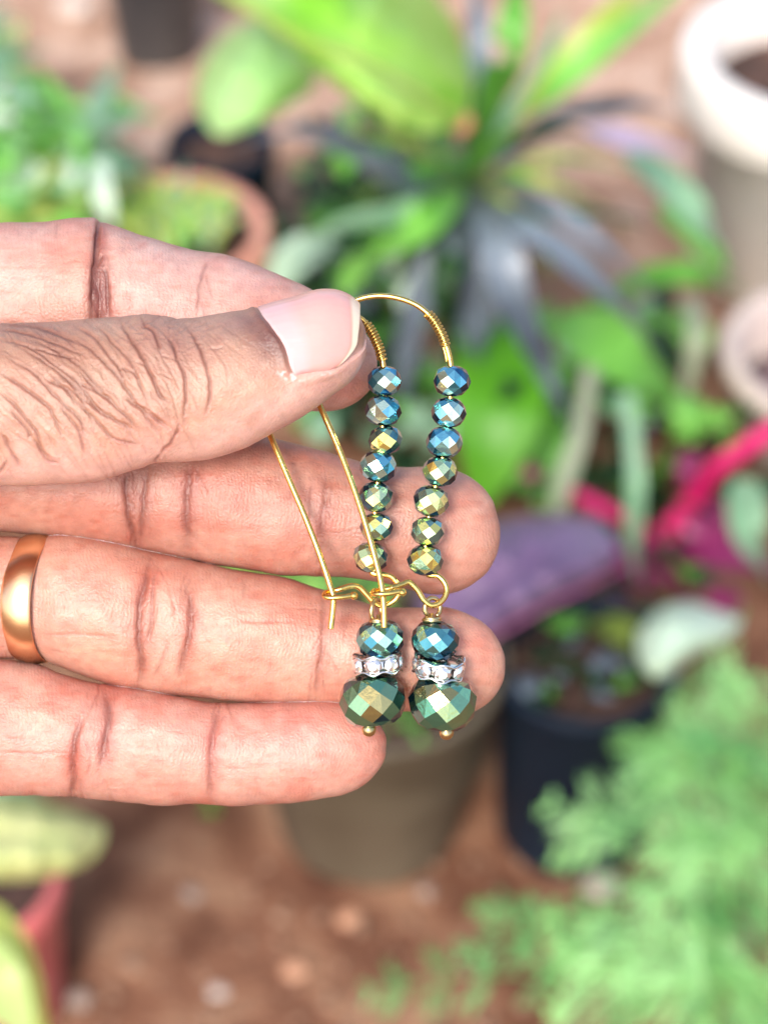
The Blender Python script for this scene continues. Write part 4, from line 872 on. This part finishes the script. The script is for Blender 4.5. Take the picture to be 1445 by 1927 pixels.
for i in range(30):
    tx = rg.uniform(1010, 1460); ty = rg.uniform(1260, 1900)
    if tx < 1180 and ty < 1480: tx += 170
    sx = rg.uniform(1330, 1500); sy = min(2000, ty+rg.uniform(60, 240)); h = rg.uniform(.10, .26)
    frond(p, [(sx, sy, h*.5), ((sx*1.2+tx*.8)/2, (sy+ty)/2-40, h), (tx, ty, h*.85)], rg.uniform(80, 140), FERN if rg.random() < .75 else FERN2, i)
for i, (a, b_, c) in enumerate([((1180, 1830), (1000, 1740), (930, 1690)), ((1150, 1860), (900, 1830), (690, 1870)), ((1200, 1800), (1060, 1760), (860, 1790)), ((1200, 1900), (1100, 1850), (1030, 1900)), ((1250, 1500), (1150, 1560), (1050, 1600))]):
    frond(p, [(*a, .05), (*b_, .08), (*c, .05)], 80, FERN2 if i < 3 else FERN, 80+i)
# lower left leaves
p = plant('variegated_plant', (0, 1960, 0), 'yellow green variegated leaves at the lower left edge')
outline_leaf((50, 1570), ((-60, 1560), (195, 1580)), [(-80, 1500), (20, 1492), (100, 1512), (165, 1538), (198, 1560), (180, 1610), (130, 1640), (50, 1655), (-40, 1650), (-90, 1580)], .2, CREAM, p); leaf([(-60, 1700, .18), (-5, 1780, .19), (40, 1880, .18), (80, 1990, .15)], 54, YEL, p, prof=BROAD, n=7)
leaf([(-60, 1780, .2), (-10, 1850, .2), (60, 1950, .18)], 60, CREAM, p, prof=BROAD, n=7); leaf([(-50, 1500, .18), (20, 1495, .18), (90, 1510, .16)], 34, SOFT, p, prof=BROAD)
bush('leafy_plant', (500, 1120, .0), 'green leaves glimpsed between the middle and ring fingers', 30, (300, 1030, 740, 1130), (.16, .20), (60, 90), [BRIGHT, LIME, MID], 31)
bush('leafy_plant', (380, 1530, 0), 'small bright green seedling just under the little finger', 5, (375, 1500, 420, 1525), (.01, .03), (22, 34), [BRIGHT], 33)
bush('leafy_plant', (760, 1340, .14), 'fresh green leaf beside the hanging crystal beads', 5, (720, 1330, 800, 1390), (.16, .18), (40, 60), [BRIGHT], 35)
# stones and gravel
def rock(px, py, rpx, m, label):
    k = ppx(px, py); r = rpx*k; bm = bmesh.new(); bmesh.ops.create_icosphere(bm, subdivisions=2, radius=1)
    rr = random.Random(px)
    for v in bm.verts: v.co *= rr.uniform(.82, 1.1); v.co.x *= r; v.co.y *= r*.85; v.co.z *= r*.6
    me = bpy.data.meshes.new('stone'); bm.to_mesh(me); bm.free(); c = at(px, py); c.z = r*.3; o = obj('stone', me, m); o.location = c; tag(o, label, 'stone', 'loose stones lying on the red earth')
PS = mat('orange stone', (.42, .20, .11), .85, noise=(.54, .30, .19), nscale=50); GS = mat('grey stone', (.24, .17, .14), .85, noise=(.34, .26, .21), nscale=50)
for px, py, r_, m, l in [(360, 1692, 28, GS, 'pale grey stone below the little finger'), (658, 1733, 26, PS, 'orange stone under the brown grow bag'), (150, 1885, 26, GS, 'grey stone near the lower left leaves'), (1130, 1672, 38, STONE, 'whitish stone beside the fern'),
                         (555, 1830, 26, PS, 'tan stone near the bottom edge left of centre'), (410, 1870, 20, STONE, 'small pale stone at the bottom edge'), (225, 1690, 18, PS, 'small orange stone left of the pale grey one'), (140, 25, 38, STONE, 'pale round stone in the top left corner'), (800, 1680, 18, GS, 'small grey stone right of the orange stone')]: rock(px, py, r_, m, l)
bm = bmesh.new(); rg = random.Random(9); b0 = None
tmp = bmesh.new(); bmesh.ops.create_icosphere(tmp, subdivisions=1, radius=1); tv = [v.co.copy() for v in tmp.verts]; tf = [[v.index for v in f.verts] for f in tmp.faces]; tmp.free(); bm.free()
V, F = [], []
for i in range(2400):
    px = rg.uniform(-300, 1750); py = rg.uniform(-150, 2150); c = at(px, py); r = rg.uniform(.0012, .0042)*(1+(rg.random() < .1)); b = len(V); q = Quaternion((rg.random(), rg.random(), rg.random()), rg.uniform(0, 6))
    for v in tv: V.append(c + (q @ Vector((v.x, v.y*.8, v.z*.6)))*r + Vector((0, 0, r*.3)))
    F += [tuple(k+b for k in f) for f in tf]
o = obj('gravel', meshdata('gravel', V, F), mat('gravel', (.17, .085, .05), .9, noise=(.38, .23, .15), nscale=70)); tag(o, 'fine crumbs and grit scattered over the earth', 'gravel', kind='stuff')
